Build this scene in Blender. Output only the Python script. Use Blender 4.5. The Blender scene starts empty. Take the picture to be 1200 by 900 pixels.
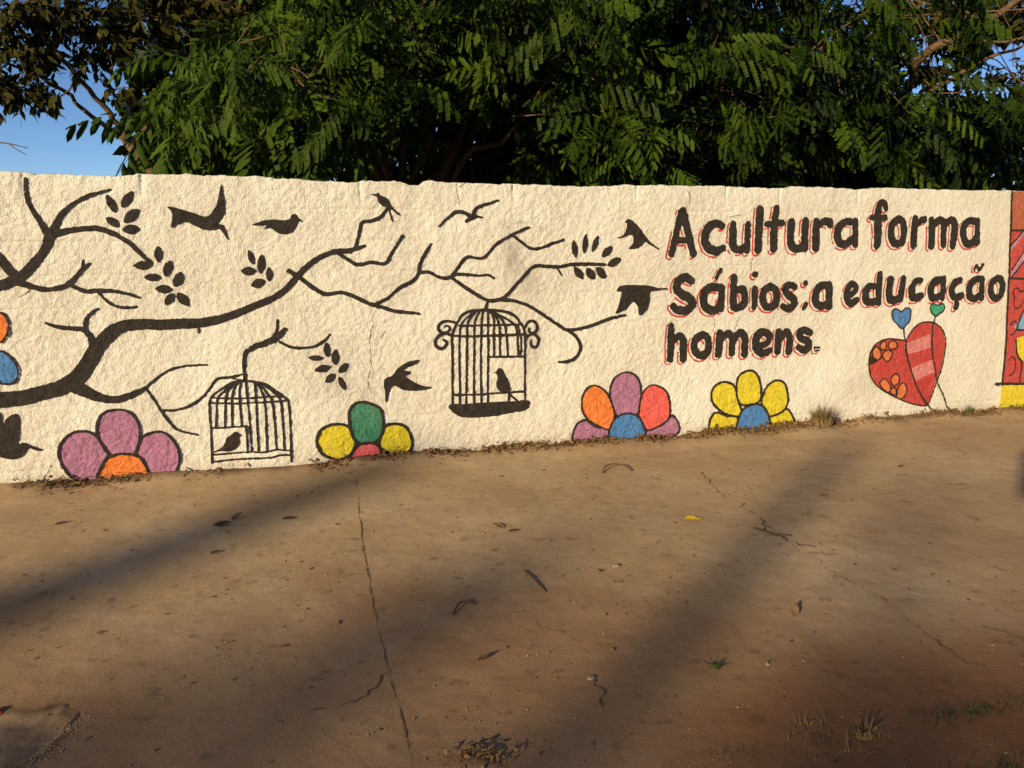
import bpy, math, random, bisect
import numpy as np
from mathutils import Vector, Matrix

# ------------------------------------------------------------------ camera, sky, sun, exposure
scene = bpy.context.scene
C = scene.collection
cam_data = bpy.data.cameras.new('camera'); cam = bpy.data.objects.new('camera', cam_data); C.objects.link(cam)
cam.location = (0, 0, 1.6); cam.rotation_euler = (math.radians(90 - 11.2), 0, 0)
cam_data.sensor_width = 36; cam_data.lens = 28.2; cam_data.clip_end = 2000; cam_data.clip_start = .05
scene.camera = cam
SUN_AZ, SUN_EL = math.radians(33), math.radians(17)      # the light travels this way, seen from above, from +Y towards +X
world = bpy.data.worlds.new('World'); scene.world = world; world.use_nodes = True
wn = world.node_tree.nodes; bg = wn['Background']
sky = wn.new('ShaderNodeTexSky'); sky.sky_type = 'NISHITA'; sky.sun_disc = False
sky.sun_elevation = SUN_EL; sky.sun_rotation = SUN_AZ + math.pi
sky.air_density = .58; sky.dust_density = 0; sky.ozone_density = 4
world.node_tree.links.new(sky.outputs[0], bg.inputs[0]); bg.inputs[1].default_value = .088
sun_data = bpy.data.lights.new('sun', 'SUN'); sun = bpy.data.objects.new('sun', sun_data); C.objects.link(sun)
sun_data.energy = 4.8; sun_data.angle = math.radians(.65); sun_data.color = (1, .805, .49)
LDIR = Vector((math.sin(SUN_AZ) * math.cos(SUN_EL), math.cos(SUN_AZ) * math.cos(SUN_EL), -math.sin(SUN_EL)))
sun.rotation_euler = LDIR.to_track_quat('-Z', 'Y').to_euler(); sun.location = (-8, -12, 9)
scene.view_settings.view_transform = 'Standard'; scene.view_settings.look = 'None'
scene.view_settings.exposure = 0.42; scene.view_settings.gamma = 1
scene.cycles.max_bounces = 6; scene.cycles.diffuse_bounces = 3; scene.cycles.transmission_bounces = 3
rng = np.random.default_rng(7); random.seed(7)

# ------------------------------------------------------------------ mural drawing, metres along the wall and above the ground
BRANCH=[[(-3.812,.426,.1427),(-3.616,.505,.1107),(-3.374,.555,.0979),(-3.212,.566,.0892),(-3.093,.592,.0874),(-2.984,.62,.0905),(-2.896,.669,.0947),(-2.829,.753,.091),(-2.773,.844,.0859),(-2.706,.921,.0809),(-2.628,.978,.071),(-2.517,.994,.0639),(-2.395,.987,.0619),(-2.27,.99,.0625),(-2.143,.993,.0553),(-2.013,1.019,.0478),(-1.907,1.057,.0427),(-1.827,1.089,.0402),(-1.705,1.138,.0378),(-1.622,1.194,.0352),(-1.552,1.268,.0353),(-1.509,1.316,.0353),(-1.44,1.369,.0299),(-1.37,1.41,.0273),(-1.288,1.43,.0247),(-1.205,1.432,.0248)],[(-1.315,1.433,.0246),(-1.191,1.443,.0221),(-1.107,1.467,.0139)],[(-1.17,1.456,.0193),(-1.143,1.539,.0193),(-1.123,1.614,.0192),(-1.06,1.628,.0193),(-1.004,1.649,.0194),(-.96,1.697,.0194),(-.943,1.725,.0222)],[(-1.301,1.43,.0192),(-1.234,1.388,.0193),(-1.16,1.345,.0195),(-1.069,1.361,.0196),(-.978,1.35,.0197),(-.926,1.427,.0197),(-.859,1.527,.0169)],[(-1.596,1.31,.0297),(-1.525,1.261,.0245),(-1.448,1.197,.0247),(-1.368,1.156,.0249),(-1.271,1.165,.0223),(-1.189,1.135,.0225),(-1.092,1.087,.0227),(-1.008,1.06,.0229),(-.909,1.028,.0202),(-.757,1.009,.0146)],[(-1.05,1.082,.0199),(-.963,1.123,.02),(-.89,1.185,.02),(-.803,1.227,.0201),(-.758,1.276,.0201),(-.742,1.354,.0201),(-.667,1.474,.0143)],[(-.755,1.287,.0187),(-.685,1.289,.0188),(-.612,1.252,.0189),(-.539,1.251,.0205),(-.478,1.322,.0176),(-.418,1.386,.0176),(-.306,1.378,.0177),(-.222,1.464,.0178),(-.146,1.514,.0178),(-.069,1.55,.0179),(.015,1.586,.015)],[(-.092,1.528,.0179),(-.023,1.477,.018),(.039,1.44,.0181),(.117,1.447,.0182),(.196,1.476,.0183),(.274,1.498,.0138)],[(-.516,1.265,.0161),(-.449,1.271,.0162),(-.344,1.259,.0163),(-.268,1.261,.0164),(-.234,1.241,.0135)],[(-.531,1.251,.0205),(-.45,1.191,.0207),(-.345,1.123,.0209),(-.269,1.087,.0211),(-.177,1.097,.0212),(-.115,1.147,.0212),(-.038,1.227,.0213),(.055,1.315,.0213),(.15,1.316,.0215),(.245,1.312,.0216),(.341,1.326,.0217),(.47,1.327,.0219),(.593,1.323,.0142)],[(.229,1.309,.0139),(.265,1.252,.0109)],[(-.177,1.089,.0197),(-.084,1.079,.0198),(.025,1.039,.02),(.137,.968,.0203),(.25,.895,.0205),(.307,.862,.0206),(.413,.866,.0208),(.528,.894,.0209),(.644,.934,.021),(.761,.953,.013)],[(.307,.862,.0206),(.382,.805,.0208),(.416,.726,.0209),(.384,.665,.021),(.327,.633,.0225),(.253,.628,.0144)],[(-.277,1.084,.0181),(-.293,1.028,.0181)],[(-2.924,.63,.0884),(-2.834,.571,.0638),(-2.741,.529,.0464),(-2.667,.527,.0415),(-2.591,.55,.0365),(-2.514,.587,.0235)],[(-2.514,.587,.0131),(-2.434,.652,.0131),(-2.355,.699,.0118),(-2.252,.719,.0119),(-2.136,.72,.008)],[(-2.508,.587,.0131),(-2.47,.515,.0132),(-2.432,.436,.0133),(-2.381,.349,.0134),(-2.334,.299,.0135),(-2.227,.264,.0082)],[(-2.431,.44,.0119),(-2.349,.434,.012),(-2.271,.454,.0121),(-2.191,.499,.0121),(-2.128,.566,.0121),(-2.078,.626,.0121),(-1.999,.632,.0122),(-1.919,.649,.0109)],[(-2.787,.878,.0428),(-2.795,.924,.0351),(-2.832,.972,.0299),(-2.902,.983,.0248),(-2.971,.994,.0197),(-3.029,1.018,.011)],[(-2.821,.965,.0225),(-2.809,1.03,.0224),(-2.775,1.075,.0174),(-2.74,1.096,.0125)],[(-2.17,.969,.0079),(-2.17,.928,.0079)],[(-3.752,.91,.1277),(-3.548,1.079,.0818),(-3.372,1.174,.059),(-3.287,1.235,.0497),(-3.218,1.259,.0594),(-3.158,1.289,.0596),(-3.097,1.333,.0526),(-3.033,1.407,.0479),(-2.987,1.47,.0479),(-2.958,1.532,.055),(-2.93,1.582,.043),(-2.882,1.663,.0287),(-2.819,1.719,.0239),(-2.734,1.769,.0192),(-2.609,1.808,.0109)],[(-3.389,1.595,.0276),(-3.322,1.521,.0348),(-3.235,1.409,.0447),(-3.207,1.359,.0521),(-3.168,1.309,.0524)],[(-2.967,1.551,.0406),(-3.0,1.619,.0261),(-3.037,1.693,.0235),(-3.058,1.766,.0234),(-3.055,1.863,.0209)],[(-2.933,1.551,.0431),(-2.845,1.569,.0289),(-2.763,1.579,.0266),(-2.682,1.578,.0268),(-2.591,1.537,.0271),(-2.513,1.479,.0249),(-2.458,1.414,.0226),(-2.413,1.372,.0177)],[(-3.16,1.271,.043),(-3.095,1.244,.0313),(-3.006,1.22,.0242),(-2.924,1.234,.0244),(-2.875,1.259,.0269),(-2.81,1.328,.0196),(-2.759,1.372,.0123)],[(-2.8,1.341,.0122),(-2.793,1.392,.0098)],[(-2.871,1.24,.0196),(-2.798,1.206,.0222),(-2.727,1.207,.0223),(-2.633,1.202,.02),(-2.562,1.184,.0151),(-2.503,1.161,.0101)],[(-2.728,1.2,.0124),(-2.686,1.145,.015),(-2.617,1.103,.0151),(-2.52,1.103,.0127)],[(-3.868,-.021,.2187),(-3.857,.245,.2035),(-3.849,.481,.2245),(-3.805,.658,.176),(-3.776,.721,.1406)],[(-3.809,.452,.1781),(-3.76,.501,.1308),(-3.705,.497,.1075)]]
BRANCH_LOW=[[(-1.911,.603,.0164),(-1.91,.695,.0191),(-1.897,.786,.0244),(-1.843,.822,.0326),(-1.761,.851,.0382),(-1.693,.883,.0384),(-1.643,.93,.0247)],[(-1.727,.863,.0192),(-1.697,.925,.0137),(-1.684,.997,.0109)],[(-1.681,.854,.0137),(-1.615,.816,.0138),(-1.534,.806,.0139),(-1.452,.817,.014),(-1.395,.85,.014),(-1.359,.888,.0084)]]
LEAVES=[[[(-2.629,1.78),(-2.585,1.673),.048],[(-2.553,1.706),(-2.483,1.799),.054],[(-2.643,1.647),(-2.575,1.592),.051],[(-2.546,1.617),(-2.459,1.694),.059],[(-2.56,1.571),(-2.459,1.579),.057]],[[(-2.365,1.474),(-2.373,1.374),.05],[(-2.517,1.356),(-2.409,1.359),.053],[(-2.34,1.288),(-2.302,1.386),.054],[(-2.463,1.284),(-2.364,1.282),.048],[(-2.29,1.221),(-2.245,1.313),.059],[(-2.407,1.213),(-2.306,1.206),.053],[(-2.354,1.112),(-2.299,1.182),.051],[(-2.282,1.188),(-2.217,1.103),.059]],[[(-1.838,1.445),(-1.813,1.356),.039],[(-1.758,1.414),(-1.773,1.296),.05],[(-1.893,1.314),(-1.798,1.313),.053],[(-1.72,1.339),(-1.722,1.244),.043],[(-1.838,1.219),(-1.749,1.251),.059]],[[(-1.507,.739),(-1.407,.732),.036],[(-1.382,.836),(-1.379,.739),.045],[(-1.333,.679),(-1.325,.786),.051],[(-1.465,.652),(-1.361,.672),.051],[(-1.31,.626),(-1.248,.69),.046],[(-1.401,.566),(-1.335,.621),.051],[(-1.311,.601),(-1.272,.507),.04]],[[(.351,1.497),(.369,1.375),.046],[(.446,1.541),(.433,1.4),.043],[(.537,1.531),(.494,1.41),.041],[(.567,1.376),(.644,1.451),.054],[(.609,1.315),(.716,1.364),.057],[(.357,1.308),(.431,1.222),.056],[(.451,1.302),(.518,1.217),.063],[(.528,1.305),(.603,1.223),.063]]]
BIRDS=[('painted black bird diving right with one raised wing,top left',[(-2.295,1.712),(-2.229,1.7),(-2.157,1.678),(-2.078,1.653),(-2.031,1.692),(-2.0,1.75),(-1.986,1.815),(-1.97,1.854),(-1.968,1.802),(-1.961,1.738),(-1.967,1.673),(-1.992,1.631),(-2.012,1.607),(-1.981,1.605),(-1.97,1.581),(-1.95,1.499),(-1.99,1.561),(-2.008,1.578),(-2.052,1.568),(-2.102,1.575),(-2.156,1.601),(-2.192,1.62),(-2.236,1.607),(-2.283,1.586),(-2.273,1.633),(-2.273,1.678)]),('plump painted bird flying right near the wall top',[(-1.812,1.601),(-1.743,1.627),(-1.664,1.637),(-1.613,1.631),(-1.573,1.641),(-1.565,1.663),(-1.538,1.67),(-1.522,1.648),(-1.498,1.625),(-1.527,1.621),(-1.538,1.591),(-1.571,1.554),(-1.611,1.543),(-1.656,1.554),(-1.7,1.583),(-1.753,1.571),(-1.719,1.597),(-1.783,1.598)]),('tiny painted bird perched on the upright twig tip',[(-1.068,1.798),(-1.026,1.799),(-1.012,1.81),(-.996,1.792),(-.958,1.779),(-.934,1.738),(-.911,1.711),(-.871,1.67),(-.884,1.667),(-.932,1.701),(-.92,1.632),(-.929,1.627),(-.944,1.683),(-.96,1.715),(-.987,1.724),(-1.011,1.751),(-1.02,1.783)]),('painted bird with folded wing left of the first letter',[(.679,1.511),(.728,1.53),(.751,1.571),(.758,1.616),(.741,1.62),(.765,1.646),(.799,1.631),(.851,1.586),(.894,1.53),(.947,1.475),(1.008,1.433),(.991,1.431),(.93,1.464),(.896,1.482),(.872,1.454),(.83,1.434),(.772,1.433),(.799,1.465),(.808,1.495),(.797,1.53),(.761,1.526),(.72,1.511)]),('painted bird with two hanging wings and long tail',[(.686,1.13),(.713,1.168),(.805,1.174),(.941,1.166),(1.01,1.149),(1.086,1.146),(1.087,1.135),(.994,1.128),(.951,1.116),(.949,1.046),(.93,.991),(.889,.953),(.863,.958),(.858,1.009),(.823,1.049),(.793,1.026),(.76,.996),(.68,.964),(.701,1.013),(.716,1.075),(.723,1.124)]),('painted hummingbird hovering above the green and yellow flower',[(-.764,.69),(-.787,.664),(-.839,.644),(-.876,.624),(-.825,.614),(-.833,.596),(-.863,.578),(-.805,.538),(-.746,.507),(-.683,.497),(-.731,.478),(-.806,.475),(-.88,.485),(-.938,.518),(-.968,.494),(-.984,.443),(-.996,.406),(-1.006,.414),(-1.005,.474),(-1.013,.526),(-1.002,.57),(-.95,.593),(-.92,.633),(-.875,.664),(-.83,.685)]),('painted hummingbird with thin beak at the far left',[(-3.326,.483),(-3.327,.402),(-3.309,.438),(-3.274,.465),(-3.242,.47),(-3.233,.432),(-3.239,.365),(-3.257,.291),(-3.254,.269),(-3.235,.287),(-3.21,.28),(-3.186,.262),(-3.124,.227),(-3.169,.232),(-3.206,.25),(-3.23,.214),(-3.279,.184),(-3.317,.184),(-3.355,.196),(-3.39,.226),(-3.442,.215),(-3.463,.262),(-3.413,.303),(-3.388,.361),(-3.356,.418),(-3.337,.476)]),('painted bird perched inside the tall scrolled cage',[(-.236,.572),(-.215,.584),(-.205,.602),(-.184,.605),(-.165,.586),(-.155,.56),(-.132,.523),(-.116,.475),(-.108,.444),(-.121,.432),(-.1,.402),(-.057,.362),(-.079,.364),(-.11,.392),(-.119,.363),(-.134,.364),(-.132,.419),(-.158,.417),(-.19,.433),(-.21,.46),(-.216,.501),(-.207,.537),(-.215,.563)]),('painted bird sitting inside the low cage',[(-2.174,.142),(-2.136,.144),(-2.088,.165),(-2.059,.2),(-2.05,.229),(-2.018,.248),(-2.001,.265),(-1.982,.266),(-1.969,.248),(-1.947,.238),(-1.97,.229),(-1.971,.202),(-1.98,.169),(-2.005,.146),(-2.044,.136),(-2.09,.142),(-2.136,.138)])]
GULL=[[(-.609,1.594,.0129),(-.547,1.65,.0172),(-.488,1.69,.0215),(-.429,1.679,.0216),(-.385,1.653,.029),(-.363,1.7,.0217),(-.325,1.728,.0174),(-.266,1.743,.016),(-.206,1.765,.0117)],[(-.427,1.625,.0116),(-.385,1.65,.0232),(-.341,1.656,.0145),(-.308,1.651,.0073)]]
CAGE_TALL=[[(-.535,.36,.0123),(-.535,.508,.0132),(-.532,.71,.0141),(-.532,.84,.014),(-.519,.889,.0139),(-.493,.942,.0139),(-.458,.99,.0159),(-.417,1.012,.0179),(-.356,1.02,.018),(-.275,1.02,.0181),(-.193,1.013,.0182),(-.131,.999,.0183),(-.079,.969,.0164),(-.053,.943,.0123)],[(-.053,.933,.0103),(-.025,.902,.0144),(-.011,.851,.0135),(-.007,.789,.0114),(-.005,.635,.0105),(-.004,.48,.0106),(-.002,.359,.0106)],[(-.481,.917,.012),(-.367,.915,.0121),(-.255,.914,.0122),(-.141,.913,.0123),(-.032,.912,.0124)],[(-.535,.85,.014),(-.409,.84,.0141),(-.276,.84,.0142),(-.142,.84,.0144),(-.005,.842,.0145)],[(-.387,1.003,.013),(-.443,.955,.012),(-.469,.917,.012),(-.478,.847,.011),(-.483,.708,.0111),(-.483,.556,.0112),(-.484,.367,.0113)],[(-.367,1.007,.013),(-.408,.964,.013),(-.423,.915,.013),(-.426,.846,.0121),(-.431,.655,.0122),(-.437,.364,.0124)],[(-.336,1.012,.012),(-.362,.963,.012),(-.373,.913,.0121),(-.375,.753,.0112),(-.379,.602,.0112),(-.381,.361,.0114)],[(-.311,1.011,.0121),(-.321,.952,.0121),(-.325,.852,.0121),(-.329,.65,.0112),(-.328,.358,.0114)],[(-.277,1.015,.0111),(-.276,.9,.0111),(-.275,.699,.0113),(-.28,.495,.0114),(-.279,.37,.0115)],[(-.255,1.009,.0121),(-.236,.949,.0122),(-.235,.849,.0112),(-.232,.697,.0113)],[(-.239,1.009,.0121),(-.204,.938,.0122),(-.191,.847,.0112),(-.189,.695,.0113)],[(-.224,.998,.0121),(-.162,.926,.0122),(-.142,.835,.0123),(-.131,.692,.0124)],[(-.214,.993,.0122),(-.131,.946,.0123),(-.079,.904,.0123),(-.063,.832,.0124),(-.056,.689,.0125)],[(-.058,.908,.0103),(-.035,.79,.0104),(-.037,.693,.0104)],[(-.277,.689,.0113),(-.142,.685,.0114),(-.005,.682,.0115)],[(-.521,.431,.0122),(-.382,.423,.0124),(-.279,.424,.0125),(-.142,.425,.0126),(-.009,.426,.0127)],[(-.518,.943,.0159),(-.578,.952,.0158),(-.618,.931,.0158),(-.627,.897,.0178),(-.599,.874,.0139),(-.559,.88,.0139),(-.547,.904,.0139),(-.564,.92,.0139),(-.584,.913,.0119)],[(-.53,.847,.016),(-.565,.863,.0159),(-.609,.862,.0178),(-.645,.829,.0178),(-.649,.79,.0198),(-.616,.763,.0199),(-.581,.777,.018),(-.572,.806,.014),(-.595,.824,.0119)],[(-.008,.891,.0124),(.015,.926,.0145),(.052,.935,.0166),(.081,.908,.0187),(.079,.868,.0167),(.047,.848,.0146),(.021,.865,.0124),(.024,.885,.0104)],[(-.005,.799,.0125),(.016,.829,.0145),(.063,.838,.0167),(.095,.801,.0188),(.085,.755,.0189),(.053,.746,.0188),(.035,.772,.0146),(.042,.798,.0104)]]
CAGE_FLOOR=[(-.563,.346),(-.542,.366),(-.465,.359),(-.31,.36),(-.1,.358),(.007,.359),(.034,.336),(.023,.305),(-.014,.286),(-.1,.276),(-.227,.261),(-.384,.258),(-.477,.271),(-.517,.294),(-.548,.32)]
CAGE_LOW=[[(-2.14,.471,.011),(-2.142,.381,.0102),(-2.143,.257,.0103),(-2.15,.065,.0112)],[(-2.14,.471,.0102),(-2.126,.507,.0094),(-2.086,.541,.0094),(-2.023,.579,.011),(-1.968,.602,.0126),(-1.9,.603,.0127),(-1.846,.592,.0127),(-1.786,.574,.0128),(-1.726,.529,.0113),(-1.647,.458,.0114)],[(-1.647,.458,.0106),(-1.642,.348,.0098),(-1.643,.221,.0099),(-1.648,.032,.0117)],[(-2.13,.503,.0094),(-1.991,.491,.0095),(-1.853,.487,.0096),(-1.759,.49,.0097),(-1.689,.486,.0097)],[(-2.136,.471,.0086),(-2.008,.459,.0087),(-1.901,.455,.0088),(-1.792,.454,.0089),(-1.655,.457,.0089)],[(-1.984,.593,.0102),(-2.048,.539,.0086),(-2.089,.493,.0086),(-2.1,.395,.0095),(-2.11,.304,.0095)],[(-1.969,.596,.0102),(-2.01,.553,.0087),(-2.035,.506,.0087),(-2.045,.416,.0103),(-2.054,.309,.0103)],[(-1.954,.595,.0103),(-1.983,.552,.0095),(-1.998,.495,.0095),(-2.004,.397,.0103),(-2.009,.306,.0104)],[(-1.938,.595,.0095),(-1.95,.534,.0095),(-1.951,.451,.0095),(-1.95,.306,.0096)],[(-1.905,.646,.0111),(-1.906,.531,.0103),(-1.9,.407,.0096),(-1.899,.239,.0097),(-1.898,.121,.0098)],[(-1.851,.586,.0103),(-1.851,.512,.0104),(-1.851,.404,.0104),(-1.854,.261,.0113),(-1.853,.117,.0114)],[(-1.839,.585,.0096),(-1.812,.526,.0096),(-1.796,.459,.0096),(-1.796,.316,.0097),(-1.8,.122,.0098)],[(-1.824,.584,.0096),(-1.781,.516,.0096),(-1.749,.456,.0097),(-1.742,.313,.0098),(-1.74,.125,.0099)],[(-1.801,.575,.0096),(-1.742,.522,.0097),(-1.698,.461,.0097),(-1.69,.326,.0098),(-1.689,.122,.0099)],[(-2.14,.302,.0087),(-2.041,.299,.0088),(-1.922,.301,.0088)],[(-1.922,.301,.0112),(-1.922,.216,.0113),(-1.925,.123,.0114)],[(-2.145,.119,.0088),(-2.03,.123,.0089),(-1.921,.122,.0089),(-1.812,.114,.009),(-1.74,.124,.009),(-1.637,.107,.0091)],[(-2.148,.073,.0096),(-2.017,.078,.0097),(-1.893,.076,.0098),(-1.783,.073,.0099),(-1.711,.085,.0099),(-1.643,.077,.01)],[(-1.997,.63,.0071),(-1.96,.616,.0071),(-1.907,.604,.0071)]]
FLOWERS=[('purple painted flower with orange centre at the left foot of the wall',.018,[('petal','purple',[(-3.044,.194),(-3.018,.275),(-2.953,.328),(-2.88,.334),(-2.828,.303),(-2.78,.23),(-2.76,.172),(-2.806,.105),(-2.826,.022),(-2.888,-.015),(-2.97,.021),(-3.023,.102)]),('petal','purple',[(-2.811,.357),(-2.787,.424),(-2.735,.455),(-2.661,.458),(-2.602,.426),(-2.57,.354),(-2.571,.27),(-2.605,.167),(-2.675,.151),(-2.749,.164),(-2.797,.245),(-2.812,.302)]),('petal','purple',[(-2.599,.166),(-2.566,.256),(-2.513,.294),(-2.436,.296),(-2.377,.242),(-2.345,.154),(-2.35,.082),(-2.388,.006),(-2.464,-.053),(-2.54,-.046),(-2.545,.055),(-2.565,.121)]),('flower_centre','orange',[(-2.825,.001),(-2.806,.098),(-2.762,.151),(-2.698,.17),(-2.624,.161),(-2.571,.122),(-2.545,.055),(-2.541,-.024)])]),('painted flower with green and yellow petals and a pink centre',.0217,[('petal','yellow',[(-1.475,.161),(-1.45,.234),(-1.378,.273),(-1.279,.263),(-1.245,.219),(-1.219,.142),(-1.243,.068),(-1.288,.033),(-1.353,.023),(-1.43,.06),(-1.463,.107)]),('petal','yellow',[(-1.019,.234),(-.945,.251),(-.872,.223),(-.832,.144),(-.831,.074),(-.877,.023),(-.966,.023),(-1.032,.066),(-1.06,.115)]),('petal','green',[(-1.255,.325),(-1.239,.383),(-1.187,.417),(-1.116,.406),(-1.044,.364),(-1.025,.279),(-1.035,.189),(-1.081,.131),(-1.154,.125),(-1.212,.141),(-1.245,.219)]),('flower_centre','pink',[(-1.268,-.007),(-1.243,.068),(-1.198,.117),(-1.132,.128),(-1.067,.107),(-1.033,.02),(-1.049,-.025)])]),('painted flower with orange,purple and red petals and blue centre',.0166,[('petal','purple',[(.364,.008),(.376,.121),(.425,.175),(.476,.179),(.545,.126),(.657,.098),(.664,.01),(.548,-.014),(.412,-.021)]),('petal','purple',[(.954,.064),(1.051,.091),(1.138,.152),(1.164,.176),(1.211,.131),(1.236,.053),(1.162,-.001),(1.037,-.009),(.957,-.003)]),('petal','purple',[(.65,.38),(.673,.476),(.74,.524),(.808,.525),(.87,.482),(.902,.398),(.903,.283),(.884,.202),(.784,.184),(.706,.205),(.669,.298)]),('petal','orange',[(.432,.28),(.439,.376),(.488,.437),(.555,.434),(.624,.381),(.669,.298),(.694,.198),(.665,.101),(.579,.123),(.493,.178),(.45,.23)]),('petal','red',[(.895,.251),(.909,.349),(.968,.411),(1.039,.411),(1.111,.362),(1.145,.269),(1.138,.152),(1.051,.091),(.963,.072),(.925,.133),(.892,.193)]),('flower_centre','blue',[(.66,.027),(.673,.142),(.732,.199),(.818,.211),(.889,.177),(.929,.116),(.947,.006),(.807,.008)])]),('all yellow painted flower with a blue centre',.0197,[('petal','yellow',[(1.49,.018),(1.494,.12),(1.541,.173),(1.633,.14),(1.737,.121),(1.754,-.001),(1.622,-.0),(1.528,.003)]),('petal','yellow',[(2.015,.112),(2.11,.132),(2.176,.163),(2.229,.107),(2.256,.026),(2.22,-.025),(2.034,-.021)]),('petal','yellow',[(1.498,.281),(1.509,.365),(1.58,.411),(1.674,.39),(1.715,.319),(1.74,.233),(1.772,.162),(1.746,.129),(1.632,.154),(1.545,.211)]),('petal','yellow',[(1.938,.238),(1.979,.347),(2.052,.395),(2.13,.382),(2.171,.311),(2.183,.206),(2.129,.139),(2.015,.112),(1.972,.167)]),('petal','yellow',[(1.71,.354),(1.718,.438),(1.771,.482),(1.846,.487),(1.906,.428),(1.933,.324),(1.919,.239),(1.835,.218),(1.759,.223),(1.721,.285)]),('flower_centre','blue',[(1.75,-.001),(1.75,.129),(1.799,.195),(1.873,.216),(1.95,.203),(2.011,.112),(2.032,-.021)])]),('painted flower cut by the left edge,orange and blue petals',.0146,[('petal','orange',[(-3.27,1.089),(-3.241,1.069),(-3.229,1.023),(-3.239,.967),(-3.269,.925),(-3.289,.914),(-3.338,.927),(-3.348,.999),(-3.316,1.069)]),('petal','blue',[(-3.295,.861),(-3.248,.83),(-3.215,.778),(-3.209,.719),(-3.233,.669),(-3.279,.657),(-3.316,.669),(-3.354,.727),(-3.349,.828)]),('petal','purple',[(-3.393,1.099),(-3.347,1.07),(-3.348,.999),(-3.387,.929),(-3.437,.924),(-3.467,.989),(-3.446,1.066)]),('petal','yellow',[(-3.459,.847),(-3.412,.816),(-3.416,.73),(-3.454,.667),(-3.502,.684),(-3.524,.764),(-3.498,.827)]),('flower_centre','red',[(-3.374,.936),(-3.338,.92),(-3.332,.87),(-3.356,.821),(-3.394,.815),(-3.421,.852),(-3.412,.909)])])]
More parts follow.
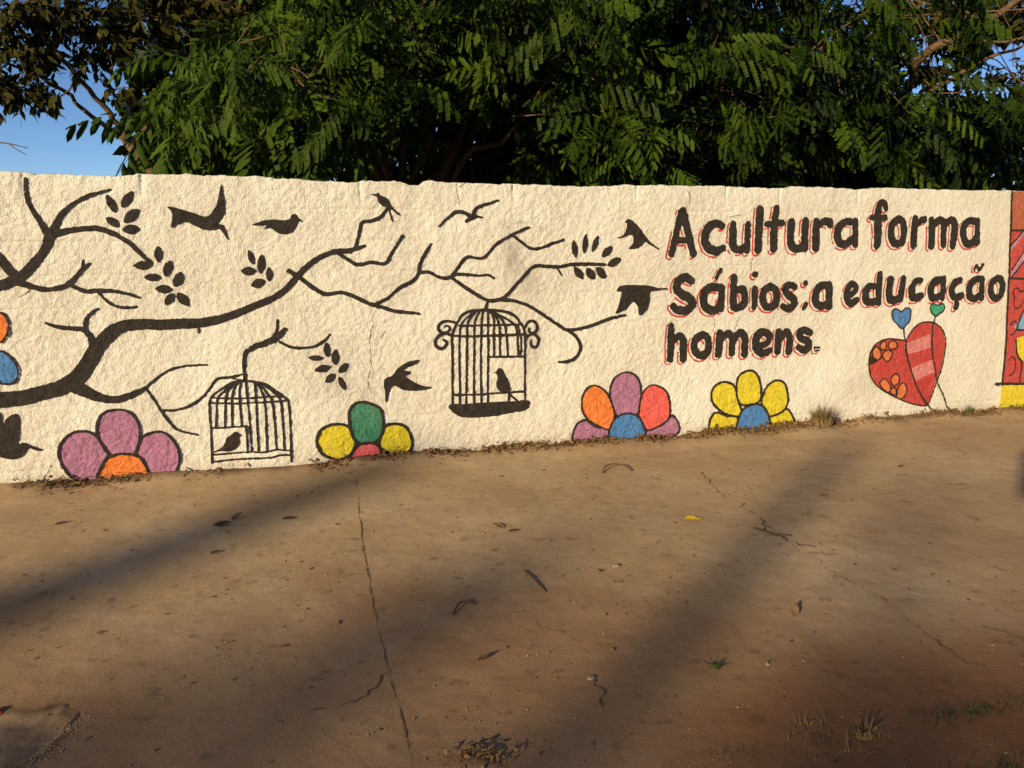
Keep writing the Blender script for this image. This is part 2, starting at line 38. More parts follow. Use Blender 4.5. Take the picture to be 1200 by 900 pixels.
LETTERS=[('A',1,[[(1.177,1.694,.0498),(1.142,1.543,.0429),(1.108,1.391,.0407)],[(1.187,1.7,.0521),(1.234,1.554,.0479),(1.286,1.397,.0485)],[(1.135,1.492,.0406),(1.243,1.492,.0409)]]),('c',1,[[(1.518,1.599,.0439),(1.455,1.611,.0534),(1.393,1.571,.0605),(1.377,1.508,.0558),(1.406,1.44,.0585),(1.479,1.41,.0564),(1.533,1.43,.0467)]]),('u',1,[[(1.612,1.605,.0515),(1.613,1.484,.0567),(1.636,1.426,.052),(1.689,1.424,.0497),(1.74,1.461,.0448)],[(1.737,1.605,.042),(1.738,1.495,.0448),(1.741,1.408,.04)]]),('l',1,[[(1.832,1.714,.0569),(1.833,1.565,.0574),(1.834,1.419,.0578)]]),('t',1,[[(1.97,1.727,.0424),(1.963,1.576,.0578),(1.968,1.426,.0532)],[(1.897,1.608,.0375),(2.025,1.616,.0428)]]),('u',1,[[(2.107,1.623,.0583),(2.11,1.494,.0586),(2.135,1.431,.0589),(2.204,1.43,.0566),(2.236,1.469,.0515)],[(2.23,1.632,.0536),(2.232,1.517,.0565),(2.244,1.428,.049)]]),('r',1,[[(2.327,1.629,.0514),(2.333,1.528,.0594),(2.337,1.431,.0597)],[(2.338,1.581,.0464),(2.384,1.623,.0464),(2.44,1.625,.0595),(2.456,1.605,.0493)]]),('a',1,[[(2.668,1.623,.0473),(2.596,1.627,.0497),(2.539,1.587,.0574),(2.527,1.522,.0576),(2.557,1.465,.0552),(2.619,1.457,.0528),(2.672,1.503,.0476)],[(2.684,1.632,.0447),(2.691,1.527,.0476),(2.699,1.449,.0452)]]),('f',1,[[(2.954,1.732,.04),(2.94,1.764,.0425),(2.913,1.774,.0451),(2.89,1.744,.053),(2.886,1.647,.0612),(2.901,1.539,.0616),(2.901,1.447,.0592)],[(2.83,1.659,.0345),(2.955,1.66,.0401)]]),('o',1,[[(3.082,1.644,.0566),(3.027,1.605,.0565),(3.03,1.514,.0568),(3.073,1.458,.0598),(3.139,1.47,.0573),(3.151,1.538,.0545),(3.129,1.624,.0542),(3.082,1.644,.0566)]]),('r',1,[[(3.246,1.654,.049),(3.25,1.55,.0575),(3.256,1.441,.0551)],[(3.26,1.599,.0437),(3.301,1.634,.0465),(3.338,1.645,.0494)]]),('m',1,[[(3.406,1.642,.0468),(3.423,1.537,.0582),(3.429,1.438,.0557)],[(3.428,1.593,.0498),(3.483,1.64,.0526),(3.533,1.612,.0556),(3.537,1.524,.0531),(3.544,1.446,.0505)],[(3.543,1.599,.0473),(3.592,1.64,.053),(3.639,1.612,.056),(3.641,1.524,.059),(3.637,1.436,.0565)]]),('a',1,[[(3.844,1.631,.0482),(3.78,1.634,.0536),(3.735,1.593,.0592),(3.737,1.511,.0594),(3.776,1.457,.0569),(3.828,1.456,.0571),(3.862,1.498,.0514)],[(3.866,1.639,.0369),(3.873,1.536,.0485),(3.88,1.46,.0487)]]),('S',2,[[(1.283,1.197,.0465),(1.237,1.221,.056),(1.18,1.199,.0559),(1.166,1.144,.056),(1.21,1.097,.0612),(1.276,1.062,.0616),(1.298,1.019,.0568),(1.248,.975,.0568),(1.177,.983,.0565),(1.14,1.011,.044)]]),('á',2,[[(1.527,1.136,.0499),(1.454,1.145,.0546),(1.401,1.113,.057),(1.39,1.046,.0571),(1.424,.983,.0549),(1.49,.97,.0552),(1.541,1.006,.0503)],[(1.54,1.142,.0449),(1.541,1.054,.0502),(1.54,.98,.0503)],[(1.524,1.271,.0248),(1.49,1.213,.0223)]]),('b',2,[[(1.642,1.214,.0476),(1.642,1.099,.0504),(1.649,.989,.0532)],[(1.668,1.116,.0429),(1.724,1.118,.0532),(1.747,1.055,.0534),(1.729,.999,.0535),(1.67,.981,.0508)]]),('i',2,[[(1.829,1.124,.0433),(1.833,.984,.0411)],[(1.822,1.231,.0431),(1.825,1.23,.0431)]]),('o',2,[[(1.958,1.139,.0514),(1.908,1.105,.0513),(1.903,1.039,.054),(1.937,.986,.0517),(1.996,.987,.0545),(2.024,1.039,.0544),(2.01,1.112,.0516),(1.958,1.139,.0514)]]),('s',2,[[(2.179,1.133,.0443),(2.125,1.146,.0493),(2.096,1.113,.0519),(2.129,1.07,.0547),(2.18,1.032,.055),(2.181,.987,.0525),(2.13,.964,.055),(2.084,.982,.0418)]]),(';',2,[[(2.266,1.16,.0314),(2.274,1.155,.0314)],[(2.291,.993,.0317),(2.268,.96,.0212)]]),('a',2,[[(2.483,1.139,.0558),(2.412,1.134,.0556),(2.374,1.082,.0582),(2.377,1.011,.0584),(2.418,.979,.056),(2.497,.987,.0563)],[(2.486,1.139,.0585),(2.494,1.055,.0588),(2.498,.975,.059)]]),('e',2,[[(2.672,1.057,.0351),(2.728,1.078,.0379),(2.741,1.124,.0406),(2.693,1.141,.0458),(2.66,1.101,.0485),(2.661,1.032,.0514),(2.7,.99,.0516),(2.756,1.014,.0436)]]),('d',2,[[(2.908,1.123,.0465),(2.857,1.115,.0518),(2.836,1.059,.0573),(2.857,1.0,.0576),(2.921,1.001,.0523)],[(2.954,1.219,.0437),(2.954,1.107,.0494),(2.964,.99,.0497)]]),('u',2,[[(3.06,1.171,.0579),(3.056,1.08,.0581),(3.078,1.007,.0584),(3.145,1.012,.0586),(3.179,1.052,.0503)],[(3.184,1.178,.0472),(3.178,1.09,.0529),(3.176,1.011,.0531)]]),('c',2,[[(3.358,1.159,.045),(3.305,1.148,.0504),(3.277,1.087,.0561),(3.3,1.02,.0592),(3.373,1.034,.0537)]]),('a',2,[[(3.567,1.161,.0541),(3.494,1.144,.0596),(3.463,1.084,.0596),(3.492,1.016,.0599),(3.568,1.03,.0544)],[(3.582,1.168,.0456),(3.587,1.094,.0515),(3.591,1.013,.0517)]]),('ç',2,[[(3.75,1.152,.049),(3.7,1.134,.0546),(3.676,1.073,.0547),(3.708,1.016,.0549),(3.783,1.027,.0494)],[(3.731,.994,.029),(3.744,.954,.0465),(3.732,.929,.0378)]]),('ã',2,[[(3.957,1.161,.0496),(3.894,1.15,.0552),(3.856,1.098,.0581),(3.867,1.023,.0584),(3.923,.998,.0557),(3.975,1.033,.0499)],[(3.981,1.164,.0409),(3.987,1.085,.0499),(3.992,1.003,.0501)],[(3.89,1.243,.0203),(3.901,1.272,.0202),(3.938,1.238,.0232),(3.97,1.278,.0203)]]),('o',2,[[(4.136,1.165,.0531),(4.087,1.129,.053),(4.081,1.057,.0532),(4.127,1.0,.0535),(4.187,1.015,.0536),(4.202,1.081,.0535),(4.18,1.144,.0533),(4.136,1.165,.0531)]]),('h',3,[[(1.133,.865,.04),(1.134,.735,.0497),(1.136,.61,.0476)],[(1.158,.757,.045),(1.202,.786,.0474),(1.235,.754,.0524),(1.241,.685,.0526),(1.244,.608,.0504)]]),('o',3,[[(1.396,.785,.0505),(1.337,.75,.0527),(1.334,.676,.0529),(1.385,.627,.0532),(1.438,.643,.051),(1.453,.711,.0484),(1.437,.767,.0482),(1.396,.785,.0505)]]),('m',3,[[(1.541,.797,.0461),(1.542,.708,.0536),(1.537,.629,.0513)],[(1.562,.751,.0438),(1.611,.788,.0512),(1.652,.75,.0539),(1.653,.692,.0516),(1.653,.636,.0517)],[(1.672,.749,.0466),(1.721,.791,.0516),(1.763,.745,.0543),(1.762,.687,.052),(1.764,.623,.0521)]]),('e',3,[[(1.904,.682,.045),(1.963,.7,.0426),(1.981,.755,.0525),(1.923,.788,.0572),(1.865,.753,.0621),(1.866,.671,.0623),(1.922,.62,.0552),(1.993,.64,.0428)]]),('n',3,[[(2.063,.785,.0527),(2.065,.699,.0555),(2.061,.628,.0531)],[(2.093,.742,.0479),(2.137,.781,.053),(2.167,.73,.0507),(2.168,.671,.0559),(2.165,.623,.0535)]]),('s',3,[[(2.348,.768,.0435),(2.285,.788,.0535),(2.249,.757,.0535),(2.277,.72,.0511),(2.336,.698,.0539),(2.338,.643,.0541),(2.298,.63,.054),(2.25,.656,.0409)]]),('.',3,[[(2.403,.646,.0129),(2.445,.645,.0117)],[(2.406,.618,.0142),(2.444,.62,.013)],[(2.399,.646,.009),(2.4,.618,.0091)]])]
HEART=[('heart_half','hred',[(3.248,.669),(3.169,.683),(3.085,.692),(3.004,.672),(2.947,.628),(2.92,.559),(2.923,.464),(2.952,.38),(3.015,.306),(3.12,.24),(3.254,.178),(3.374,.134),(3.493,.106),(3.543,.111),(3.467,.202),(3.396,.309),(3.34,.421),(3.284,.543),(3.254,.615)],False),('heart_half','hred',[(3.262,.674),(3.303,.743),(3.367,.8),(3.45,.818),(3.537,.804),(3.616,.75),(3.662,.671),(3.669,.562),(3.657,.429),(3.615,.297),(3.579,.177),(3.543,.111),(3.467,.202),(3.396,.309),(3.34,.421),(3.284,.543),(3.254,.615)],False),('pink_stripe','hpink',[(3.269,.644),(3.367,.676),(3.505,.718),(3.523,.604),(3.408,.573),(3.297,.554)],True),('pink_stripe','hpink',[(3.332,.433),(3.449,.469),(3.554,.495),(3.592,.384),(3.491,.359),(3.402,.321)],True),('dark_corner','black',[(2.926,.476),(2.922,.535),(2.941,.558),(2.972,.521),(3.008,.508),(2.968,.492)],True),('small_petal','horange',[(2.944,.593),(2.974,.632),(3.02,.59),(3.025,.542),(2.993,.52),(2.956,.545)],False),('small_petal','horange',[(3.008,.637),(3.038,.677),(3.069,.646),(3.06,.606),(3.025,.607)],False),('small_petal','horange',[(3.09,.651),(3.136,.673),(3.174,.642),(3.157,.607),(3.108,.609)],False),('small_petal','horange',[(3.043,.571),(3.088,.598),(3.133,.573),(3.118,.52),(3.092,.504),(3.054,.529)],False),('small_petal','horange',[(3.041,.328),(3.086,.361),(3.141,.311),(3.153,.262),(3.127,.245),(3.074,.278)],False),('small_petal','horange',[(3.147,.358),(3.187,.398),(3.226,.366),(3.225,.312),(3.184,.296),(3.156,.322)],False),('small_petal','horange',[(3.147,.25),(3.179,.279),(3.21,.259),(3.207,.217),(3.163,.231)],False),('small_petal','horange',[(3.228,.282),(3.274,.316),(3.318,.265),(3.295,.193),(3.254,.178),(3.222,.21)],False),('small_heart','hblue',[(3.206,.772),(3.155,.813),(3.112,.855),(3.102,.913),(3.141,.935),(3.193,.91),(3.231,.938),(3.279,.925),(3.282,.867),(3.254,.804)],False),('small_heart','hgreen',[(3.537,.865),(3.49,.896),(3.47,.943),(3.503,.966),(3.547,.953),(3.596,.964),(3.621,.939),(3.611,.904),(3.57,.882)],False)]
HEART_LINES=[[(3.223,.769,.0116),(3.236,.71,.0116),(3.253,.663,.0117),(3.273,.579,.0117),(3.313,.47,.0118),(3.378,.346,.012),(3.432,.246,.0121),(3.516,.15,.0122),(3.592,.071,.0123),(3.633,.056,.0096)],[(3.532,.865,.0118),(3.528,.824,.0118),(3.513,.771,.0118),(3.524,.652,.0119),(3.544,.543,.012),(3.585,.421,.0121),(3.629,.297,.0122),(3.703,.182,.0123),(3.753,.08,.0124),(3.799,.03,.0097)]]
PANEL=[('panel_field','pred',[(4.226,1.571),(7.71,1.49),(8.118,.001),(4.317,.242),(4.303,.597),(4.254,1.161)],1),('panel_band','pbrown',[(4.186,1.874),(7.607,1.866),(7.71,1.49),(4.219,1.56)],1),('panel_base','yellow',[(4.32,.242),(8.118,.001),(8.196,-.287),(4.329,.001)],1),('panel_stripe','plilac',[(4.269,1.23),(4.416,1.435),(4.428,1.354),(4.278,1.172)],1),('panel_stripe','plilac',[(4.241,1.436),(4.348,1.553),(4.385,1.553),(4.249,1.386)],1),('panel_stripe','plilac',[(4.637,1.166),(4.793,1.49),(4.899,1.489),(4.727,1.165)],1),('panel_shape','pblue',[(4.409,.719),(4.43,.818),(4.483,.911),(4.674,.942),(4.816,.818),(4.835,.702)],0),('panel_shape','yellow',[(4.408,.629),(4.524,.655),(4.671,.582),(4.615,.463),(4.473,.458)],0),('panel_shape','pblue',[(5.155,1.002),(5.483,.945),(5.513,.449),(5.171,.562)],0)]
PANEL_LINES=[[(4.18,1.874,.0201),(4.212,1.571,.0204),(4.254,1.161,.0209),(4.303,.597,.0215),(4.317,.242,.0219)],[(4.219,1.56,.0153),(7.71,1.49,.0189)],[(4.254,1.161,.0157),(7.835,1.033,.0195)],[(4.285,.242,.0218),(4.605,.234,.0223),(8.118,.001,.0206)],[(4.41,.717,.0161),(4.621,.71,.0164),(4.835,.702,.0166)],[(4.409,.719,.0161),(4.43,.818,.0161),(4.483,.911,.0161),(4.674,.942,.0162)],[(4.408,.629,.0162),(4.444,.495,.0163),(4.498,.432,.0164),(4.504,.298,.0165),(4.52,.236,.0166)],[(4.272,1.23,.013),(4.416,1.435,.013)],[(4.241,1.436,.0129),(4.348,1.553,.0129)],[(4.281,1.172,.0131),(4.43,1.347,.0131)],[(4.337,.997,.0106),(4.313,1.056,.0105),(4.354,1.078,.0105),(4.395,1.042,.0106),(4.432,1.053,.0106),(4.456,.994,.0107),(4.427,.948,.0107),(4.396,.902,.0107),(4.343,.922,.0106),(4.337,.997,.0106)],[(4.329,.762,.0107),(4.368,.797,.0107),(4.403,.76,.0107),(4.384,.689,.0108),(4.341,.679,.0107)],[(4.346,.451,.0108),(4.385,.486,.0109),(4.427,.448,.0109),(4.43,.351,.011),(4.381,.317,.0109)]]
CRACKS=[[(1.438,.727,.004),(1.503,.861,.004),(1.455,.96,.004)],[(1.473,.765,.004),(1.457,.654,.004),(1.47,.547,.004)],[(1.705,.907,.004),(1.674,.823,.004),(1.665,.724,.004),(1.667,.558,.004)],[(1.213,1.715,.004),(1.237,1.794,.004),(1.214,1.855,.004)],[(1.787,1.352,.004),(1.786,1.262,.004)],[(-1.077,.947,.004),(-1.098,.832,.004),(-1.092,.686,.004),(-1.119,.569,.004),(-1.105,.468,.004)],[(-.969,.943,.004),(-1.017,.858,.004),(-1.059,.819,.004)],[(-.427,1.875,.004),(-.474,1.835,.004),(-.47,1.735,.004)],[(-3.092,.129,.004),(-3.139,.05,.004),(-3.202,-.012,.004)],[(-.728,-.067,.004),(-.543,-.019,.004),(-.355,-.002,.004),(-.164,.041,.004)],[(-3.171,1.169,.004),(-3.132,1.194,.004),(-3.098,1.219,.004)],[(1.58,1.658,.004),(1.672,1.674,.004)]]
JOINT=[[(-1.002,4.961),(-.869,4.333),(-.755,3.839),(-.572,3.11),(-.458,2.711),(-.368,2.396),(-.287,2.121)]]
GROUND_CRACKS=[[(1.286,5.089),(1.25,4.822),(1.249,4.627),(1.33,4.476),(1.351,4.306),(1.374,4.072),(1.433,3.976),(1.472,3.895),(1.561,3.839)],[(1.374,4.072),(1.478,3.731),(1.56,3.421),(1.627,3.148),(1.661,2.866),(1.73,2.643)],[(.278,2.643),(.292,2.572),(.32,2.519),(.33,2.454)],[(.048,3.513),(.085,3.368)],[(1.904,3.001),(1.966,2.932),(2.001,2.853)],[(-.15,3.267),(.0,3.202),(.138,3.001),(.205,2.952)]]
RIDGE=[(-.481,2.654),(-.487,2.566),(-.513,2.494),(-.576,2.444),(-.669,2.41),(-.712,2.359),(-.665,2.253),(-.664,2.179)]
HOLE=[(-1.885,2.42),(-1.732,2.449),(-1.608,2.434),(-1.529,2.474),(-1.466,2.406),(-1.429,2.296),(-1.443,2.22),(-1.473,2.16),(-1.515,2.102),(-1.641,2.065)]
PILE=[(-.197,2.204),(-.147,2.237),(-.08,2.228),(-.026,2.179),(.013,2.121),(-.202,2.102)]
TOP=[(-3.181,1.902),(-3.05,1.893),(-2.917,1.887),(-2.596,1.885),(-2.43,1.895),(-2.189,1.902),(-2.018,1.894),(-1.766,1.893),(-1.455,1.877),(-1.243,1.866),(-1.145,1.862),(-1.106,1.874),(-.857,1.877),(-.813,1.859),(-.733,1.851),(-.699,1.876),(-.659,1.883),(-.515,1.873),(-.1,1.868),(-.07,1.868),(.145,1.865),(.27,1.858),(.524,1.861),(.783,1.876),(.916,1.872),(1.185,1.875),(1.413,1.875),(1.448,1.879),(1.746,1.867),(2.074,1.864),(2.11,1.877),(2.411,1.881),(2.642,1.871),(2.706,1.852),(2.759,1.872),(2.956,1.881),(3.446,1.874),(4.174,1.872),(4.307,1.87)]

# ------------------------------------------------------------------ helpers
def hash2(i, j, s):
    h = (i.astype(np.int64) * 374761393 + j.astype(np.int64) * 668265263 + s * 2147483647) & 0xffffffff
    h = ((h ^ (h >> 13)) * 1274126177) & 0xffffffff
    h = ((h ^ (h >> 16)) * 2246822519) & 0xffffffff
    return ((h ^ (h >> 15)) & 0xffffff) / float(0xffffff)
def noise(x, y, s=0):
    xi, yi = np.floor(x), np.floor(y); fx, fy = x - xi, y - yi
    fx, fy = fx * fx * fx * (fx * (fx * 6 - 15) + 10), fy * fy * fy * (fy * (fy * 6 - 15) + 10)
    xi, yi = xi.astype(np.int64), yi.astype(np.int64)
    a, b, c, d = hash2(xi, yi, s), hash2(xi + 1, yi, s), hash2(xi, yi + 1, s), hash2(xi + 1, yi + 1, s)
    return (a + (b - a) * fx + (c - a) * fy + (a - b - c + d) * fx * fy) * 2 - 1
def fbm(x, y, s=0, o=3):
    r = 0; a = 1
    for k in range(o):
        r = r + a * noise(x + 17.3 * k, y - 9.1 * k, s + k); x = x * 2.03; y = y * 2.03; a *= .5
    return r
def smooth(a, b, x):
    t = np.clip((x - a) / (b - a), 0, 1); return t * t * (3 - 2 * t)

def mesh_obj(name, verts, faces, mat, parent=None, shade=True, tris=None):
    """faces: list of index tuples, or (n,3)/(n,4) array"""
    me = bpy.data.meshes.new(name)
    verts = np.asarray(verts, dtype=np.float32)
    if isinstance(faces, np.ndarray):
        n, k = faces.shape
        me.vertices.add(len(verts)); me.vertices.foreach_set('co', verts.ravel())
        me.loops.add(n * k); me.loops.foreach_set('vertex_index', faces.astype(np.int32).ravel())
        me.polygons.add(n); me.polygons.foreach_set('loop_start', np.arange(0, n * k, k, dtype=np.int32))
        me.update(calc_edges=True)
    else:
        me.from_pydata(verts.tolist(), [], faces)
    if shade: me.polygons.foreach_set('use_smooth', np.ones(len(me.polygons), dtype=bool))
    me.update()
    if mat: me.materials.append(mat)
    o = bpy.data.objects.new(name, me); C.objects.link(o)
    if parent: o.parent = parent
    return o
def empty(name, loc=(0, 0, 0), rz=0):
    o = bpy.data.objects.new(name, None); C.objects.link(o); o.location = loc; o.rotation_euler = (0, 0, rz)
    o.empty_display_size = .1
    return o
def tag(o, label=None, cat=None, group=None, kind=None):
    if label: o['label'] = label
    if cat: o['category'] = cat
    if group: o['group'] = group
    if kind: o['kind'] = kind
    return o
def tube(points, radii, n=7):
    P = np.array(points, float); R = np.array(radii, float); vs = []; fs = []
    for i in range(len(P)):
        t = P[min(i + 1, len(P) - 1)] - P[max(i - 1, 0)]; t /= np.linalg.norm(t) + 1e-9
        a = np.cross(t, (0, 0, 1.0) if abs(t[2]) < .9 else (1.0, 0, 0)); a /= np.linalg.norm(a); b = np.cross(t, a)
        for k in range(n):
            w = 2 * math.pi * k / n; vs.append(P[i] + R[i] * (math.cos(w) * a + math.sin(w) * b))
    for i in range(len(P) - 1):
        for k in range(n):
            fs.append((i * n + k, i * n + (k + 1) % n, (i + 1) * n + (k + 1) % n, (i + 1) * n + k))
    fs.append(tuple(range(n))[::-1]); fs.append(tuple((len(P) - 1) * n + k for k in range(n)))
    return vs, fs
def spline(pts, k=5, closed=False):
    P = np.array(pts, float); n = len(P); out = []
    if n < 3 and not closed: return P
    for i in range(n if closed else n - 1):
        p0, p1, p2, p3 = (P[(i - 1) % n], P[i], P[(i + 1) % n], P[(i + 2) % n]) if closed else (P[max(i - 1, 0)], P[i], P[i + 1], P[min(i + 2, n - 1)])
        for t in np.arange(k) / k:
            out.append(.5 * (2 * p1 + (p2 - p0) * t + (2 * p0 - 5 * p1 + 4 * p2 - p3) * t * t + (3 * p1 - p0 - 3 * p2 + p3) * t ** 3))
    if not closed: out.append(P[-1])
    return np.array(out)
def join(parts):
    V = []; F = []; o = 0
    for v, f in parts:
        V.extend(v); F.extend(tuple(i + o for i in q) for q in f); o += len(v)
    return V, F

# ------------------------------------------------------------------ materials
def new_mat(name):
    m = bpy.data.materials.new(name); m.use_nodes = True
    nt = m.node_tree; b = nt.nodes['Principled BSDF']; b.inputs['Specular IOR Level'].default_value = .25
    return m, nt, b
def nd(nt, t, **kw):
    n = nt.nodes.new(t)
    for k, v in kw.items():
        if k in n.inputs.keys(): n.inputs[k].default_value = v
        else: setattr(n, k, v)
    return n
def ntex(nt, co, scale, detail=4, rough=.55, dist=0):
    n = nd(nt, 'ShaderNodeTexNoise'); n.inputs['Scale'].default_value = scale; n.inputs['Detail'].default_value = detail
    n.inputs['Roughness'].default_value = rough; n.inputs['Distortion'].default_value = dist
    nt.links.new(co, n.inputs['Vector']); return n.outputs['Fac']
def ramp(nt, fac, *stops):
    r = nd(nt, 'ShaderNodeValToRGB'); e = r.color_ramp.elements
    while len(e) < len(stops): e.new(.5)
    for i, (p, c) in enumerate(stops):
        e[i].position = p; e[i].color = c if len(c) == 4 else (*c, 1)
    nt.links.new(fac, r.inputs[0]); return r.outputs[0]
def mixc(nt, fac, a, b, mode='MIX'):
    m = nd(nt, 'ShaderNodeMix', data_type='RGBA', blend_type=mode)
    if isinstance(fac, (int, float)): m.inputs[0].default_value = fac
    else: nt.links.new(fac, m.inputs[0])
    for sk, v in ((m.inputs[6], a), (m.inputs[7], b)):
        if isinstance(v, tuple): sk.default_value = (*v, 1)
        else: nt.links.new(v, sk)
    return m.outputs[2]
def math_n(nt, op, a, b=None):
    m = nd(nt, 'ShaderNodeMath', operation=op)
    for sk, v in zip(m.inputs, (a, b)):
        if v is None: continue
        if isinstance(v, (int, float)): sk.default_value = v
        else: nt.links.new(v, sk)
    return m.outputs[0]
def bump(nt, b, h, strength, dist):
    n = nd(nt, 'ShaderNodeBump'); n.inputs['Strength'].default_value = strength; n.inputs['Distance'].default_value = dist
    nt.links.new(h, n.inputs['Height']); nt.links.new(n.outputs[0], b.inputs['Normal'])

def stucco_bump(nt, b, co):
    h = ntex(nt, co, 88, 3, .75)
    bump(nt, b, h, 1.0, .016)
PAINTS = {}
def paint(name, col, var=.18, rough=.62):
    m, nt, b = new_mat('paint_' + name); b.inputs['Roughness'].default_value = rough
    tc = nd(nt, 'ShaderNodeTexCoord'); co = tc.outputs['Object']
    n1 = ntex(nt, co, 22, 4, .65); n2 = ntex(nt, co, 5, 3)
    dark = tuple(c * (1 - var) for c in col); lite = tuple(min(1, c * (1 + var) + .01) for c in col)
    c = ramp(nt, n1, (.32, dark), (.68, lite))
    if name != 'black':
        mp = nd(nt, 'ShaderNodeMapping'); mp.inputs['Scale'].default_value = (60, 1, 9); mp.inputs['Rotation'].default_value = (0, .5, 0); nt.links.new(co, mp.inputs[0])
        br = ramp(nt, ntex(nt, mp.outputs[0], 1, 2, .6, .6), (.45, (0, 0, 0)), (.75, (1, 1, 1)))
        c = mixc(nt, math_n(nt, 'MULTIPLY', br, .22), c, tuple(v * .6 + .25 for v in col))
        c = mixc(nt, math_n(nt, 'MULTIPLY', n2, .1), c, (.5, .4, .28))
    nt.links.new(c, b.inputs['Base Color']); stucco_bump(nt, b, co); PAINTS[name] = m
    return m
for nm, col in dict(purple=(.41, .16, .29), orange=(.86, .2, .02), yellow=(.74, .6, .008), green=(.015, .2, .11), pink=(.72, .1, .12), red=(.8, .1, .08),
                    blue=(.04, .2, .5), hred=(.52, .032, .028), hpink=(.66, .21, .21), horange=(.72, .17, .04), hblue=(.05, .2, .5), hgreen=(.02, .36, .2),
                    pred=(.52, .045, .036), pbrown=(.44, .1, .04), plilac=(.5, .22, .34), pblue=(.2, .42, .62), redline=(.62, .03, .035)).items(): paint(nm, col)
paint('black', (.027, .019, .014), .25, .55); paint('crack', (.2, .145, .09), .3, .9)

# wall: cream limewash over rough render
wall_mat, nt, b = new_mat('cream_limewash'); b.inputs['Roughness'].default_value = .85
co = nd(nt, 'ShaderNodeTexCoord').outputs['Object']
c = ramp(nt, ntex(nt, co, 1.3, 3, .6), (.3, (.72, .66, .55)), (.7, (.87, .835, .735)))
c = mixc(nt, math_n(nt, 'MULTIPLY', ramp(nt, ntex(nt, co, 7, 4, .7), (.55, (0, 0, 0)), (.8, (1, 1, 1))), .42), c, (.55, .47, .37))
mp = nd(nt, 'ShaderNodeMapping'); mp.inputs['Scale'].default_value = (9, 1, .7); nt.links.new(co, mp.inputs[0])
sep = nd(nt, 'ShaderNodeSeparateXYZ'); nt.links.new(co, sep.inputs[0])
splash = math_n(nt, 'SUBTRACT', math_n(nt, 'MULTIPLY', ntex(nt, co, 9, 3, .7), .42), math_n(nt, 'MULTIPLY', sep.outputs['Z'], 1.0))
c = mixc(nt, math_n(nt, 'MULTIPLY', ramp(nt, splash, (.1, (0, 0, 0)), (.3, (1, 1, 1))), .55), c, (.42, .28, .16))
streak = math_n(nt, 'MULTIPLY', ramp(nt, ntex(nt, mp.outputs[0], 1, 3, .7), (.52, (0, 0, 0)), (.72, (1, 1, 1))), ramp(nt, math_n(nt, 'SUBTRACT', sep.outputs['Z'], .85), (.0, (0, 0, 0)), (1.0, (1, 1, 1))))
c = mixc(nt, math_n(nt, 'MULTIPLY', streak, .4), c, (.50, .43, .33))
pit = ramp(nt, ntex(nt, co, 95, 2, .5), (.68, (0, 0, 0)), (.76, (1, 1, 1)))
c = mixc(nt, math_n(nt, 'MULTIPLY', pit, .28), c, (.36, .27, .17))
c = mixc(nt, math_n(nt, 'MULTIPLY', nd(nt, 'ShaderNodeAttribute', attribute_name='stain_shade').outputs['Fac'], .8), c, (.36, .32, .27))
nt.links.new(c, b.inputs['Base Color']); stucco_bump(nt, b, co)

# ground: dusty old concrete with red soil
ground_mat, nt, b = new_mat('dusty_concrete'); b.inputs['Roughness'].default_value = .9
co = nd(nt, 'ShaderNodeTexCoord').outputs['Object']
c = ramp(nt, ntex(nt, co, .9, 5, .62, .4), (.28, (.34, .225, .122)), (.5, (.43, .298, .168)), (.72, (.52, .385, .24)))
c = mixc(nt, math_n(nt, 'MULTIPLY', ramp(nt, ntex(nt, co, 6, 4, .7), (.42, (0, 0, 0)), (.7, (1, 1, 1))), .4), c, (.29, .18, .088))
c = mixc(nt, math_n(nt, 'MULTIPLY', ramp(nt, ntex(nt, co, 38, 2, .7), (.6, (0, 0, 0)), (.75, (1, 1, 1))), .45), c, (.19, .11, .05))
c = mixc(nt, math_n(nt, 'MULTIPLY', ramp(nt, ntex(nt, co, 14, 3, .8), (.66, (0, 0, 0)), (.74, (1, 1, 1))), .35), c, (.55, .46, .34))
at = lambda n: nd(nt, 'ShaderNodeAttribute', attribute_name=n).outputs['Fac']
c = mixc(nt, math_n(nt, 'MULTIPLY', ramp(nt, ntex(nt, co, 110, 2, .8), (.56, (0, 0, 0)), (.66, (1, 1, 1))), .3), c, (.16, .095, .05))
c = mixc(nt, at('soil'), c, mixc(nt, ntex(nt, co, 25, 2, .7), (.16, .066, .026), (.25, .118, .05)))
c = mixc(nt, at('grey'), c, mixc(nt, ntex(nt, co, 30, 2, .7), (.13, .09, .058), (.22, .165, .115)))
c = mixc(nt, at('dirt'), c, (.085, .048, .026))
nt.links.new(c, b.inputs['Base Color'])
bump(nt, b, ntex(nt, co, 70, 3, .75), .4, .006)

